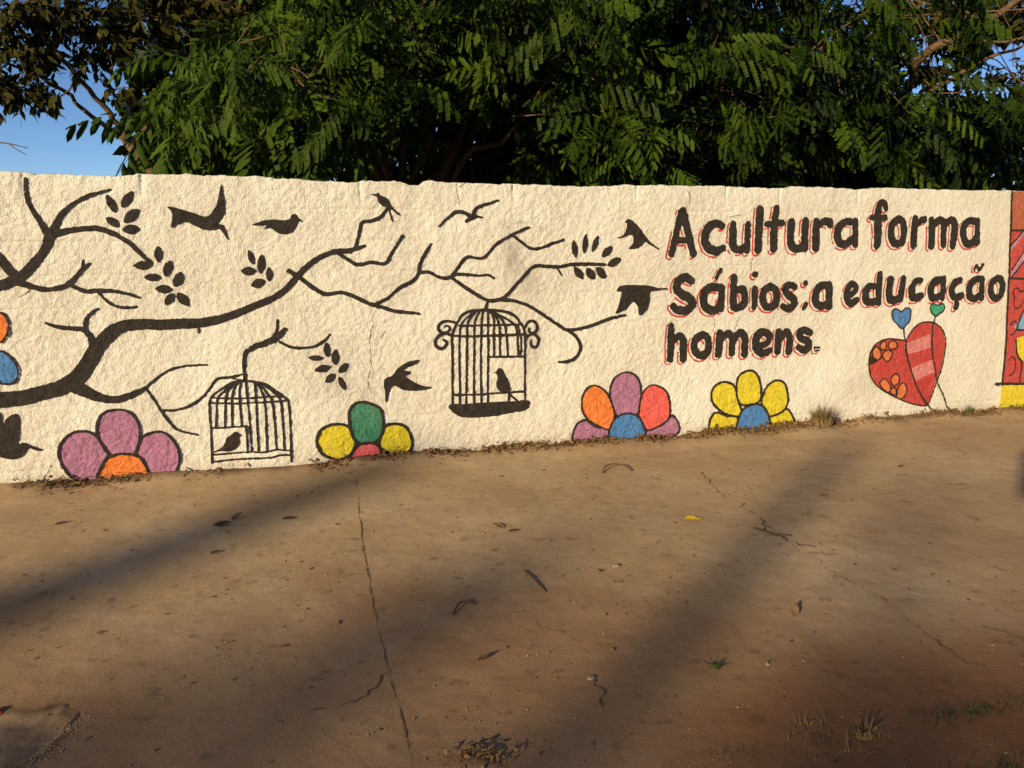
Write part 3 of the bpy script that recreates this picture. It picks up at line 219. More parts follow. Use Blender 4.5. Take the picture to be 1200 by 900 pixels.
def leaf_mat(name, c0, c1, trans=.25, rough=.5):
    m, nt, b = new_mat(name); b.inputs['Roughness'].default_value = rough; b.inputs['Specular IOR Level'].default_value = .12
    oi = nd(nt, 'ShaderNodeObjectInfo'); ge = nd(nt, 'ShaderNodeNewGeometry')
    f = math_n(nt, 'ADD', math_n(nt, 'MULTIPLY', oi.outputs['Random'], .65), math_n(nt, 'MULTIPLY', ge.outputs['Random Per Island'], .35))
    n = ntex(nt, ge.outputs['Position'], 1.7, 2)
    f = math_n(nt, 'ADD', math_n(nt, 'MULTIPLY', f, .6), math_n(nt, 'MULTIPLY', n, .4))
    c = ramp(nt, f, (.25, c0), (.75, c1)); nt.links.new(c, b.inputs['Base Color'])
    if trans:
        t = nd(nt, 'ShaderNodeBsdfTranslucent'); nt.links.new(c, t.inputs[0]); mx = nd(nt, 'ShaderNodeMixShader'); mx.inputs[0].default_value = trans
        out = nt.nodes['Material Output']; nt.links.new(b.outputs[0], mx.inputs[1]); nt.links.new(t.outputs[0], mx.inputs[2]); nt.links.new(mx.outputs[0], out.inputs[0])
    return m
frond_mat = leaf_mat('frond_green', (.005, .014, .002), (.062, .108, .008), .24, .6)
broad_mat = leaf_mat('broad_leaf', (.009, .013, .003), (.085, .08, .015), .2)
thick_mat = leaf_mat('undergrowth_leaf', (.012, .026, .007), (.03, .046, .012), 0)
dry_mat = leaf_mat('dry_leaf', (.10, .055, .025), (.30, .18, .08), 0, .8)
grass_mat = leaf_mat('dry_grass', (.16, .11, .045), (.34, .25, .11), .15, .7)
weed_mat = leaf_mat('green_grass', (.04, .06, .02), (.10, .11, .04), .15, .6)
bark_mat, nt, b = new_mat('bark'); b.inputs['Roughness'].default_value = .9
co = nd(nt, 'ShaderNodeTexCoord').outputs['Object']
nt.links.new(ramp(nt, ntex(nt, co, 14, 5, .7), (.3, (.06, .036, .018)), (.7, (.17, .105, .055))), b.inputs['Base Color']); bump(nt, b, ntex(nt, co, 40, 4), .6, .01)
def plain(name, col, rough=.8):
    m, nt, b = new_mat(name); b.inputs['Roughness'].default_value = rough
    co = nd(nt, 'ShaderNodeTexCoord').outputs['Object']
    nt.links.new(ramp(nt, ntex(nt, co, 30, 4), (.3, tuple(v * .75 for v in col)), (.7, tuple(min(1, v * 1.15) for v in col))), b.inputs['Base Color'])
    return m

# ------------------------------------------------------------------ the ground
WO = np.array([.0961, 5.6591]); WY = math.radians(15.747)
WD = np.array([math.cos(WY), math.sin(WY)]); WN = np.array([math.sin(WY), -math.cos(WY)])       # along the wall, out of the wall towards the viewer
def wp(u, s, z=0):                                                                            # s metres behind the wall face
    p = WO + WD * u - WN * s; return (p[0], p[1], z)
def axis(lo, hi, step, far):
    mid = np.arange(lo, hi, step); out = []; d = step
    x = mid[-1]
    while x < far: d *= 1.35; x += d; out.append(x)
    r = np.array(out); d = step; x = lo; out = []
    while x > -far: d *= 1.35; x -= d; out.append(x)
    return np.concatenate([np.array(out[::-1]), mid, r])
gx, gy = axis(-3.5, 5.0, .0135, 450), axis(1.75, 7.0, .0135, 450)
GX, GY = np.meshgrid(gx, gy)
def seg_dist(X, Y, pts, reach=.25):
    D = np.full(X.shape, 9.0)
    for (x0, y0), (x1, y1) in zip(pts, pts[1:]):
        dx, dy = x1 - x0, y1 - y0; t = np.clip(((X - x0) * dx + (Y - y0) * dy) / (dx * dx + dy * dy + 1e-9), 0, 1)
        D = np.minimum(D, np.hypot(X - x0 - t * dx, Y - y0 - t * dy))
    return D
def inside(X, Y, poly):
    r = np.zeros(X.shape, bool)
    for (x0, y0), (x1, y1) in zip(poly, poly[1:] + poly[:1]):
        if y0 == y1: continue
        r ^= ((y0 > Y) != (y1 > Y)) & (X < (x1 - x0) * (Y - y0) / (y1 - y0) + x0)
    return r
near = (np.abs(GX - .8) < 5.2) & (GY > 1) & (GY < 8)
def ground_height(X, Y):
    s = (X - WO[0]) * WN[0] + (Y - WO[1]) * WN[1]                                             # metres in front of the wall
    h = .008 * fbm(X * .9, Y * .9, 3, 2) + .0018 * fbm(X * 5, Y * 5, 5, 2) + .0009 * fbm(X * 26, Y * 26, 9, 2)
    h += np.clip(.045 - .13 * np.abs(s), 0, 1) * (.55 + .6 * noise(X * 3, Y * 3, 4))             # dirt gathered at the wall foot
    return h
GZ = np.where(near, ground_height(GX, GY), 0.0)
dirt = np.zeros(GX.shape); soil = np.zeros(GX.shape); grey = np.zeros(GX.shape)
wob = .012 * noise(GX * 9, GY * 9, 31) + .006 * noise(GX * 30, GY * 30, 33)
hole = inside(GX + 2 * wob, GY + 2 * wob, HOLE) & near
hd = np.where(near, seg_dist(GX + 2 * wob, GY + 2 * wob, HOLE + HOLE[:1]), 9)
GZ -= np.where(hole, .022 * smooth(0, .05, hd), 0) + np.where(hole, .006 * fbm(GX * 18, GY * 18, 40, 3), 0) * smooth(0, .05, hd)
grey = np.maximum(grey, hole * .7); dirt = np.maximum(dirt, .7 * np.exp(-(hd / .018) ** 2) * near)
pile = np.where(near, seg_dist(GX, GY, PILE + PILE[:1]), 9); pin = (inside(GX + wob, GY + wob, PILE)) & near
GZ += np.where(pin, .018 * smooth(0, .06, pile), 0); dirt = np.maximum(dirt, np.where(pin, .7 * smooth(0, .05, pile), 0))
edge = GY + .28 * (GX - 1.2) * -1 + .16 * fbm(GX * 1.3, GY * 1.3, 21, 4)
soil = np.maximum(smooth(3.3, 2.2, edge) * smooth(-.4, 1.0, GX), .6 * smooth(.15, .6, fbm(GX * .7, GY * .7, 55, 4)) * smooth(4.6, 2.8, GY))
soil = np.maximum(soil, .55 * smooth(4.3, 2.3, GY + .35 * fbm(GX * .8, GY * .8, 57, 3)))
s_w = (GX - WO[0]) * WN[0] + (GY - WO[1]) * WN[1]
dirt = np.maximum(dirt, .75 * smooth(.13, .0, np.abs(s_w) + .05 * fbm(GX * 7, GY * 7, 61, 3)) * smooth(-.5, .4, noise(GX * 2.2, GY * 2.2, 62) + .4))
spots = fbm(GX * 16, GY * 16, 70, 3); dirt = np.maximum(dirt, .4 * smooth(.95, 1.15, spots)); soil = np.clip(soil, 0, 1)
ny, nx = GX.shape
idx = np.arange(nx * ny).reshape(ny, nx)
gf = np.stack([idx[:-1, :-1].ravel(), idx[:-1, 1:].ravel(), idx[1:, 1:].ravel(), idx[1:, :-1].ravel()], 1)
ground = mesh_obj('ground', np.stack([GX.ravel(), GY.ravel(), GZ.ravel()], 1), gf, ground_mat)
for nm, arr in (('dirt', dirt), ('soil', soil), ('grey', grey)):
    ground.data.attributes.new(nm, 'FLOAT', 'POINT').data.foreach_set('value', arr.astype(np.float32).ravel())
tag(ground, 'dusty cracked concrete pavement with patches of red soil', kind='structure')
def gz(x, y):
    i = min(max(bisect.bisect_right(gxl, x) - 1, 0), nx - 2); j = min(max(bisect.bisect_right(gyl, y) - 1, 0), ny - 2)
    a = (x - gxl[i]) / (gxl[i + 1] - gxl[i]); c = (y - gyl[j]) / (gyl[j + 1] - gyl[j])
    return float((GZ[j, i] * (1 - a) + GZ[j, i + 1] * a) * (1 - c) + (GZ[j + 1, i] * (1 - a) + GZ[j + 1, i + 1] * a) * c)
gxl, gyl = gx.tolist(), gy.tolist()
crack_mat = plain('crack_dirt', (.13, .078, .042))
def ribbon(name, pts, width, seed, wig=.014, gaps=.25):
    S = spline(pts, 1 + int(8)); d = np.r_[0, np.cumsum(np.hypot(*np.diff(S, axis=0).T))]; q = np.arange(0, d[-1], .012)
    P = np.stack([np.interp(q, d, S[:, 0]), np.interp(q, d, S[:, 1])], 1); T = np.gradient(P, axis=0); T /= np.linalg.norm(T, axis=1)[:, None]; N = np.stack([-T[:, 1], T[:, 0]], 1)
    P = P + N * (wig * noise(q * 11, q * 0, seed) + wig * .5 * noise(q * 37, q * 0, seed + 1))[:, None]
    w = width * np.clip(.7 + .6 * noise(q * 18, q * 0, seed + 2) + .4 * noise(q * 60, q * 0, seed + 3) - gaps * noise(q * 4, q * 0, seed + 4), .18, 2) / 2
    A, B = P - N * w[:, None], P + N * w[:, None]; V = np.concatenate([A, B]); n = len(P)
    V = np.concatenate([V, (ground_height(V[:, 0], V[:, 1]) + .0022)[:, None]], 1); i = np.arange(n - 1)
    mesh_obj(name, V, np.stack([i, i + 1, i + 1 + n, i + n], 1), crack_mat, ground)
for k, pts in enumerate(JOINT): ribbon('joint', pts, .0042, 400 + 9 * k, .004, .3)
for k, pts in enumerate(GROUND_CRACKS): ribbon('crack', pts, .009 if k in (0, 2) else .004, 420 + 9 * k, .03, .5)
ribbon('crack', RIDGE[:5], .006, 480, .03, .5); ribbon('crack', HOLE[2:7], .010, 490, .02, .3)

# ------------------------------------------------------------------ the painted wall
wall = tag(empty('mural_wall', (WO[0], WO[1], 0), WY), 'long cream rendered wall with painted branches, birds, flowers and Portuguese lettering', 'wall')
STEP = .008
U0, U1, Z0, Z1 = -4.4, 5.4, -.08, 2.0
lu = np.arange(U0, U1 + STEP / 2, STEP); lz = np.arange(Z0, Z1 + STEP / 2, STEP)
tu = np.array([t[0] for t in TOP]); tz = np.array([t[1] for t in TOP])
def wall_top(u):
    return np.interp(u, tu, tz) + .004 * noise(u * 40, u * 0, 3) + .003 * noise(u * 11, u * 0, 5)
def relief(u, z):
    rough = np.interp(u, [-4, .8, 2.0, 4.5], [1.1, 1.0, .72, .6])
    wx, wy = u + .012 * noise(u * 14, z * 14, 90), z + .012 * noise(u * 14, z * 14, 91)
    n1 = noise(wx * 21, wy * 25, 1); n2 = noise(wx * 40, wy * 46, 2); n3 = noise(wx * 68, wy * 72, 3)
    h = rough * (.0024 * n1 + .0025 * n2 + .0028 * n3)
    h += .008 * noise(u * 1.8, z * 1.8, 11) + .004 * noise(u * 5, z * 5, 12)
    zz = (z + .012 * noise(u * 1.5, z * 0, 13)); course = np.abs((zz / .2) % 1 - .5) * .2
    h -= .005 * np.exp(-(course / .007) ** 2) * smooth(-.1, .5, noise(u * 2.2, z * 2.2, 14))
    for uj in (-3.07, -2.43, -1.12, -.47, -.09, .83, 1.55, 2.0, 2.7):
        h -= .012 * np.exp(-((u - uj + .006 * noise(z * 25, z * 0, 15)) / .007) ** 2) * smooth(1.70, 1.86, z)
    return h
LU, LZ = np.meshgrid(lu, lz); LH = relief(LU, LZ)
def lat_h(u, z):                                                                               # height of the built surface, bilinear on its own grid
    a = np.clip((u - U0) / STEP, 0, len(lu) - 1.001); c = np.clip((z - Z0) / STEP, 0, len(lz) - 1.001)
    i = a.astype(int); j = c.astype(int); a = a - i; c = c - j
    return LH[j, i] * (1 - a) * (1 - c) + LH[j, i + 1] * a * (1 - c) + LH[j + 1, i] * (1 - a) * c + LH[j + 1, i + 1] * a * c
nreg = int((1.78 - Z0) / STEP) + 1; top = wall_top(lu)
rows = [np.stack([lu, -LH[j], np.full_like(lu, lz[j])], 1) for j in range(nreg)]
zr = lz[nreg - 1]
for t in np.linspace(0, 1, 15)[1:]:
    z = zr + (top - zr) * t; rows.append(np.stack([lu, -lat_h(lu, z), z], 1))
r0 = rows[-1].copy(); r0[:, 1] += .006; r0[:, 2] += .005; rows.append(r0)
for y, dz in ((.05, .008), (.10, .006), (.142, .002), (.15, -.012), (.15, -1.0), (.15, -2.0)):
    rows.append(np.stack([lu, np.full_like(lu, y) + .003 * noise(lu * 30, lu * 0, 17), top + dz + .004 * noise(lu * 25, lu * 0 + y * 40, 18)], 1))
G = np.stack(rows); nr, nc = G.shape[:2]; idx = np.arange(nr * nc).reshape(nr, nc)
wf = np.stack([idx[:-1, :-1].ravel(), idx[:-1, 1:].ravel(), idx[1:, 1:].ravel(), idx[1:, :-1].ravel()], 1)
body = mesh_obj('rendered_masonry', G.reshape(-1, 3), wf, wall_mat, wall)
SU, SZ = G[:, :, 0].ravel(), G[:, :, 2].ravel(); stain_shade = np.zeros(SU.shape)
for u0, z0, su, sz, k in ((-.10, 1.36, .10, .16, .8), (.02, 1.22, .12, .12, .7), (.05, .75, .07, .25, .55), (-1.35, .66, .18, .22, .6), (-1.15, .45, .12, .2, .5), (-.35, .95, .09, .12, .45), (2.9, .3, .3, .15, .3), (-2.4, .35, .2, .2, .3)):   # wiped grey smears and soft shadows, both painted into the wall colour
    stain_shade = np.maximum(stain_shade, k * np.exp(-((SU - u0) / su) ** 2 - ((SZ - z0) / sz) ** 2) * np.clip(.75 + .5 * fbm(SU * 9, SZ * 6, 19, 3), 0, 1.2))
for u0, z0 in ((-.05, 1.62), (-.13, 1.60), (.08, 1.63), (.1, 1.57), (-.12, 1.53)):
    stain_shade = np.maximum(stain_shade, .9 * np.exp(-((SU - u0) ** 2 + (SZ - z0) ** 2) / .0012) * (noise(SU * 90, SZ * 90, 23) > .25))
body.data.attributes.new('stain_shade', 'FLOAT', 'POINT').data.foreach_set('value', stain_shade.astype(np.float32))
for ua, ub in ((-9.0, U0), (U1, 11.0)):                                                         # plain runs of the same wall beyond the frame
    v = [(ua, 0, -.08), (ub, 0, -.08), (ub, 0, 1.875), (ua, 0, 1.875), (ua, .15, -.08), (ub, .15, -.08), (ub, .15, 1.875), (ua, .15, 1.875)]
    mesh_obj('wall_run', v, [(0, 1, 2, 3), (5, 4, 7, 6), (3, 2, 6, 7), (0, 3, 7, 4), (1, 5, 6, 2)], wall_mat, wall, False)

class Field:
    """signed distance on the wall's own lattice, negative where there is paint"""
    def __init__(self, us, zs, step=.004, pad=.03):
        self.i0 = int(math.floor((min(us) - pad - U0) / step)); self.j0 = int(math.floor((min(zs) - pad - Z0) / step)); self.step = step
        self.i0 = max(self.i0, 0); self.j0 = max(self.j0, 0)
        n = int((max(us) + pad - U0) / step) - self.i0 + 2; m = int((max(zs) + pad - Z0) / step) - self.j0 + 2
        n = min(n, int((U1 - U0) / step) - self.i0); 
        self.u = U0 + (self.i0 + np.arange(n)) * step; self.z = Z0 + (self.j0 + np.arange(m)) * step
        self.U, self.Z = np.meshgrid(self.u, self.z); self.f = np.full(self.U.shape, .05)
    def strokes(self, lines, smoothk=5):
        for l in lines:
            S = spline(l, smoothk)
            for a, c in zip(S, S[1:]):
                r = max(a[2], c[2]) / 2 + .03
                i = np.searchsorted(self.u, [min(a[0], c[0]) - r, max(a[0], c[0]) + r]); j = np.searchsorted(self.z, [min(a[1], c[1]) - r, max(a[1], c[1]) + r])
                if i[0] >= i[1] or j[0] >= j[1]: continue
                sl = (slice(*j), slice(*i)); X, Y = self.U[sl], self.Z[sl]
                dx, dy = c[0] - a[0], c[1] - a[1]; t = np.clip(((X - a[0]) * dx + (Y - a[1]) * dy) / (dx * dx + dy * dy + 1e-12), 0, 1)
                d = np.hypot(X - a[0] - t * dx, Y - a[1] - t * dy) - (a[2] + (c[2] - a[2]) * t) / 2
                self.f[sl] = np.minimum(self.f[sl], d)
        return self
    def polygon(self, pts, sharp=False, k=4):
        S = [tuple(p) for p in (pts if sharp else spline(pts, k, True))]
        d = seg_dist(self.U, self.Z, S + S[:1]); d = np.where(inside(self.U, self.Z, S), -d, d)
        self.f = np.minimum(self.f, d); return self
    def build(self, name, mat, parent, layer=0, ragged=.0022, seed=50, fat=.0):
        f = self.f - fat + ragged * (noise(self.U * 75, self.Z * 75, seed) + .7 * noise(self.U * 28, self.Z * 28, seed + 1))
        f = np.where(np.abs(self.f) < .02, f - .22 * (lat_h(self.U, self.Z) - .004 * noise(self.U * 5, self.Z * 5, 12) - .008 * noise(self.U * 1.8, self.Z * 1.8, 11)), f)
        f[0, :] = f[-1, :] = f[:, 0] = f[:, -1] = .01
        pits = noise(self.U * 60, self.Z * 60, 77) + .8 * noise(self.U * 130, self.Z * 130, 78)
        f = np.maximum(f, np.where(f < -.004, (pits - 1.42) * .02, -1))                                # pits the brush did not reach
        ins = f < 0; m, n = f.shape; off = .0022 + .0007 * layer
        H = lat_h(self.U, self.Z)
        V = np.stack([self.U, -(H + off), self.Z], 2).reshape(-1, 3); vid = np.arange(m * n).reshape(m, n)
        cnt = ins[:-1, :-1].astype(int) + ins[:-1, 1:] + ins[1:, 1:] + ins[1:, :-1]
        full = np.argwhere(cnt == 4); faces = []
        if len(full): j, i = full[:, 0], full[:, 1]; faces = np.stack([vid[j, i], vid[j, i + 1], vid[j + 1, i + 1], vid[j + 1, i]], 1).tolist()
        extra = []; cross = {}; base = m * n; ff = f.ravel(); il = ins.ravel().tolist(); ff = ff.tolist()
        for j, i in np.argwhere((cnt > 0) & (cnt < 4)).tolist():
            q = (j * n + i, j * n + i + 1, (j + 1) * n + i + 1, (j + 1) * n + i); poly = []
            for a, c in zip(q, q[1:] + q[:1]):
                if il[a]: poly.append(a)
                if il[a] != il[c]:
                    k = (a, c) if a < c else (c, a)
                    if k not in cross:
                        t = ff[k[0]] / (ff[k[0]] - ff[k[1]]); cross[k] = base + len(extra); extra.append(V[k[0]] + (V[k[1]] - V[k[0]]) * t)
                    poly.append(cross[k])
            if len(poly) > 2: faces.append(poly)
        if not faces: return None
        if extra: V = np.concatenate([V, np.array(extra)])
        used = np.zeros(len(V), bool); used[[x for q in faces for x in q]] = True
        remap = (np.cumsum(used) - 1).tolist()
        return mesh_obj(name, V[used], [[remap[x] for x in q] for q in faces], mat, parent)
def lines_field(lines, step=.004, pad=.06):
    return Field([p[0] for l in lines for p in l], [p[1] for l in lines for p in l], step, pad)
BLK = PAINTS['black']
tag(lines_field(BRANCH).strokes(BRANCH).build('painted_branch', BLK, wall, 3, fat=.0022), 'big dark painted bough spreading right across the wall')
tag(lines_field(BRANCH_LOW).strokes(BRANCH_LOW).build('painted_branch', BLK, wall, 4, fat=.0022), 'short painted twig holding up the low cage')
tag(lines_field(CAGE_TALL + [[(*p, 0) for p in CAGE_FLOOR]]).strokes(CAGE_TALL).polygon(CAGE_FLOOR).build('painted_birdcage', BLK, wall, 5, .0016, fat=.002), 'tall painted birdcage with scrolls and a thick dark floor')
tag(lines_field(CAGE_LOW).strokes(CAGE_LOW).build('painted_birdcage', BLK, wall, 5, .0016, fat=.002), 'low painted birdcage between the purple and the green flower')
tag(lines_field(GULL).strokes(GULL).build('painted_bird', BLK, wall, 5, fat=.002), 'thin painted seagull near the wall top')
for lab, pts in BIRDS:
    tag(Field([p[0] for p in pts], [p[1] for p in pts]).polygon(pts, k=3).build('painted_bird', BLK, wall, 6, .0012), lab)
for cl in LEAVES:
    for a, c, w in cl:
        a, c = np.array(a), np.array(c); m = (a + c) / 2; t = c - a; n = np.array([-t[1], t[0]]) / np.linalg.norm(t) * w / 2
        pts = [tuple(a), tuple(a + t * .22 + n * .72), tuple(m + n), tuple(a + t * .78 + n * .75), tuple(c), tuple(a + t * .78 - n * .75), tuple(m - n), tuple(a + t * .22 - n * .72)]
        Field([p[0] for p in pts], [p[1] for p in pts]).polygon(pts).build('painted_leaf', BLK, wall, 5)
for lab, w, petals in FLOWERS:
    allp = [p for _, _, pl in petals for p in pl]
    ol = Field([p[0] for p in allp], [p[1] for p in allp])
    done = []
    for k, (nm, col, pl) in enumerate(petals):
        S = spline(pl, 4, True); loop = [(*p, w) for p in S] + [(*S[0], w)]
        hide = Field([0], [0]); hide.U, hide.Z, hide.u, hide.z = ol.U, ol.Z, ol.u, ol.z; hide.f = np.full(ol.U.shape, .05)
        hide.polygon(pl)
        ol.f = np.where(hide.f < -w * .3, .03, ol.f)                                        # later petals cover earlier outlines
        ol.strokes([loop], 1)
        done.append((nm, col, pl, k))
    po = tag(ol.build('painted_flower', BLK, wall, 9, .002, fat=-.0008), lab)
    for nm, col, pl, k in done:
        Field([p[0] for p in pl], [p[1] for p in pl]).polygon(pl).build(nm, PAINTS[col], po, k, .0015)
line_words = {1: 'first', 2: 'second', 3: 'third'}
for ch, ln, ss in LETTERS:
    F = lines_field(ss, .004, .05).strokes(ss)
    o = tag(F.build('painted_letter', BLK, wall, 6, .0032, fat=.0042 if ch != '.' else 0), 'black letter ' + ch + ' of the ' + line_words[ln] + ' line' if ch not in ';.' else 'black punctuation mark of the ' + line_words[ln] + ' line')
    sh = [[(u - .0155, z - .0145, w + .005) for u, z, w in s] for s in ss]
    R = lines_field(ss, .004, .07).strokes(sh); R2 = lines_field(ss, .004, .07).strokes(ss)
    gap = noise(R.U * 16, R.Z * 16, 81 + ln)
    R.f = np.maximum(np.maximum(np.abs(R.f) - .0062 - .002 * gap, .0068 - R2.f), np.where(gap > .62, .01, -1))
    R.build('red_outline', PAINTS['redline'], o, 0, .001)
allp = [p for h in HEART for p in h[2]]
ol = Field([p[0] for p in allp] + [p[0] for l in HEART_LINES for p in l], [p[1] for p in allp] + [p[1] for l in HEART_LINES for p in l])
for nm, col, pl, sharp in HEART:
    if sharp: continue
    S = spline(pl, 4, True); ol.strokes([[(*p, .010) for p in S] + [(*S[0], .010)]], 1)
ol.strokes(HEART_LINES)
po = tag(ol.build('painted_heart', BLK, wall, 12, .0015, fat=.0012), 'red painted heart with pink stripes, small flowers and heart balloons')
for k, (nm, col, pl, sharp) in enumerate(HEART):
    Field([p[0] for p in pl], [p[1] for p in pl]).polygon(pl, sharp).build(nm, PAINTS[col], po, k if k < 2 else 2 + min(k, 5) , .0012)
ol = lines_field(PANEL_LINES).strokes(PANEL_LINES, 3)
po = tag(ol.build('painted_panel', BLK, wall, 9, .0018), 'red neighbouring mural at the right end of the wall')
for k, (nm, col, pl, sharp) in enumerate(PANEL):
    Field([p[0] for p in pl], [p[1] for p in pl], .008 if k < 3 else .004).polygon(pl, sharp).build(nm, PAINTS[col], po, min(k, 5), .0015)
for cr in CRACKS:
    S = spline([(u, z) for u, z, w in cr], 12); S = [(p[0] + .006 * float(noise(np.array(p[1] * 30), np.array(p[0] * 30), 7)), p[1] + .004 * float(noise(np.array(p[0] * 40), np.array(p[1] * 40), 8)), .003) for p in S]
    lines_field([S], .002, .02).strokes([S], 1).build('crack', PAINTS['crack'], wall, 1, .0013, 95)

# ------------------------------------------------------------------ foliage builders
def frond_shape(r, fine, pairs=11):
    """a twice-feathered leaf of length 1 along +X, flat side up; returns verts, tris"""
    V = []; F = []
    droop = r.uniform(.15, .5); side = r.uniform(-.15, .15)
    cv = lambda t: np.array([t - .18 * droop * t * t, side * t * t, -droop * t * t])
    def fan(*p):
        o = len(V); V.extend(p)
        for k in range(1, len(p) - 1): F.append((o, o + k, o + k + 1))
    for i in range(4 if fine else 1):                                                           # rachis
        n = 4 if fine else 1
        a, b2 = cv(i / n), cv((i + 1) / n); w = np.array([0, .005, 0]); fan(a - w, b2 - w * .7, b2 + w * .7, a + w)
    for i in range(pairs):
        t = .14 + .86 * i / (pairs - 1); p = cv(t); tan = cv(min(t + .05, 1.05)) - cv(t - .05); tan /= np.linalg.norm(tan)
        ln = .33 * (.6 + .4 * math.sin(math.pi * min(1, .3 + .65 * t))) * r.uniform(.85, 1.15)
        for sd in (-1, 1):
            if r.uniform() < .1: continue
            ang = math.radians(r.uniform(48, 66) - 20 * t); fall = r.uniform(.25, 1.0)
            lat = np.array([-tan[1], tan[0], 0]) * sd; lat /= np.linalg.norm(lat)
            d = tan * math.cos(ang) + lat * math.sin(ang); d[2] -= fall; d /= np.linalg.norm(d)
            up = np.cross(d, tan) * sd; up /= np.linalg.norm(up) + 1e-9; wd = np.cross(up, d)
            if fine:
                nl = 8
                for k in range(nl):
                    tt = .12 + .88 * k / (nl - 1); q = p + d * ln * tt; q[2] -= .12 * ln * tt * tt
                    ll = .044 * (1 - .5 * abs(tt - .45) ** 1.5); lw = ln * .068
                    for s2 in (-1, 1):
                        e = wd * s2 + d * .35; e /= np.linalg.norm(e); e = e + up * r.uniform(-.3, .1)
                        fan(q - d * lw, q + e * ll * .7 - d * lw, q + e * ll, q + e * ll * .7 + d * lw, q + d * lw)
            else:
                w = wd * .038; q = p + d * ln * .3; q2 = p + d * ln * .75; q2[2] -= .06 * ln; e = p + d * ln; e[2] -= .12 * ln; dn = up * .008
                fan(p, q - w - dn, q2 - w - dn, e, q2 + w - dn, q + w - dn)
    return np.array(V), np.array(F)
fr = np.random.default_rng(21)
FINE = [frond_shape(fr, True, 6 + k % 4) for k in range(8)]
COARSE = [frond_shape(fr, False, 6 + k % 3) for k in range(8)]
fine_mesh = []
for v, f in FINE:
    o = mesh_obj('frond', v, f, frond_mat, None, False); fine_mesh.append(o.data); bpy.data.objects.remove(o)
def basis(d, roll):
    """rotation matrix whose X is d, Z as near up as can be, rolled"""
    a, b2, c2 = float(d[0]), float(d[1]), float(d[2]); n = math.sqrt(a * a + b2 * b2 + c2 * c2) + 1e-12; a, b2, c2 = a / n, b2 / n, c2 / n
    h = math.hypot(a, b2) + 1e-9; y0, y1 = -b2 / h, a / h; z = (-c2 * y1, c2 * y0, a * y1 - b2 * y0)
    c, s = math.cos(roll), math.sin(roll)
    return np.array([(a, y0 * c + z[0] * s, z[0] * c - y0 * s), (b2, y1 * c + z[1] * s, z[1] * c - y1 * s), (c2, z[2] * s, z[2] * c)])
def scatter(shapes, items):
    V = []; F = []; o = 0
    for k, pos, M, sc in items:
        v, f = shapes[k]; V.append(v @ (M.T * sc) + pos); F.append(f + o); o += len(v)
    return np.concatenate(V), np.concatenate(F)
def leaf_shape(r, bend=.2, w=.42):
    x = [0, .3, .62, 1]; wid = [0.03, w * .46, w * .42, 0]; V = []; F = []
    for a, ww in zip(x, wid):
        z = -bend * a * a; V += [(a, -ww, z + .12 * ww), (a, 0, z), (a, ww, z + .12 * ww)]
    for i in range(3):
        o = i * 3; F += [(o, o + 3, o + 4), (o, o + 4, o + 1), (o + 1, o + 4, o + 5), (o + 1, o + 5, o + 2)]
    return np.array(V), np.array(F)
LEAFS = [leaf_shape(None, bd, w) for bd, w in ((.05, .5), (.25, .45), (.45, .5), (-.12, .42))]
CARD = [(np.array([(0, -.4, 0), (.55, -.55, -.08), (1, 0, -.2), (.55, .55, -.05), (0, .4, 0)]), np.array([(0, 1, 2), (0, 2, 3), (0, 3, 4)]))]
leaf_mesh = []
for v, f in LEAFS:
    o = mesh_obj('leaf', v, f, broad_mat, None, False); leaf_mesh.append(o.data); bpy.data.objects.remove(o)
def piece(name, me, parent, pos, M, sc):
    o = bpy.data.objects.new(name, me); C.objects.link(o); o.parent = parent
    R = np.eye(4); R[:3, :3] = M * sc; R[:3, 3] = pos; o.matrix_local = Matrix(R.tolist()); return o
def wander(a, b2, n, amt, r, sag=0):
    a, b2 = np.array(a, float), np.array(b2, float); L = np.linalg.norm(b2 - a); out = []
    j = np.zeros(3)
    for i in range(n + 1):
        t = i / n; j = j + r.normal(0, amt * L / n, 3); out.append(a + (b2 - a) * t + j * math.sin(math.pi * t) + np.array([0, 0, sag * L * math.sin(math.pi * t)]))
    return out
def towards_view(r, spread):
    """a frond direction, mostly out of the wall side towards open light"""
    az = r.normal(0, spread); base = np.array([WN[0], WN[1]]); c, s = math.cos(az), math.sin(az)
    return np.array([base[0] * c - base[1] * s, base[0] * s + base[1] * c, r.uniform(-.75, .3)])

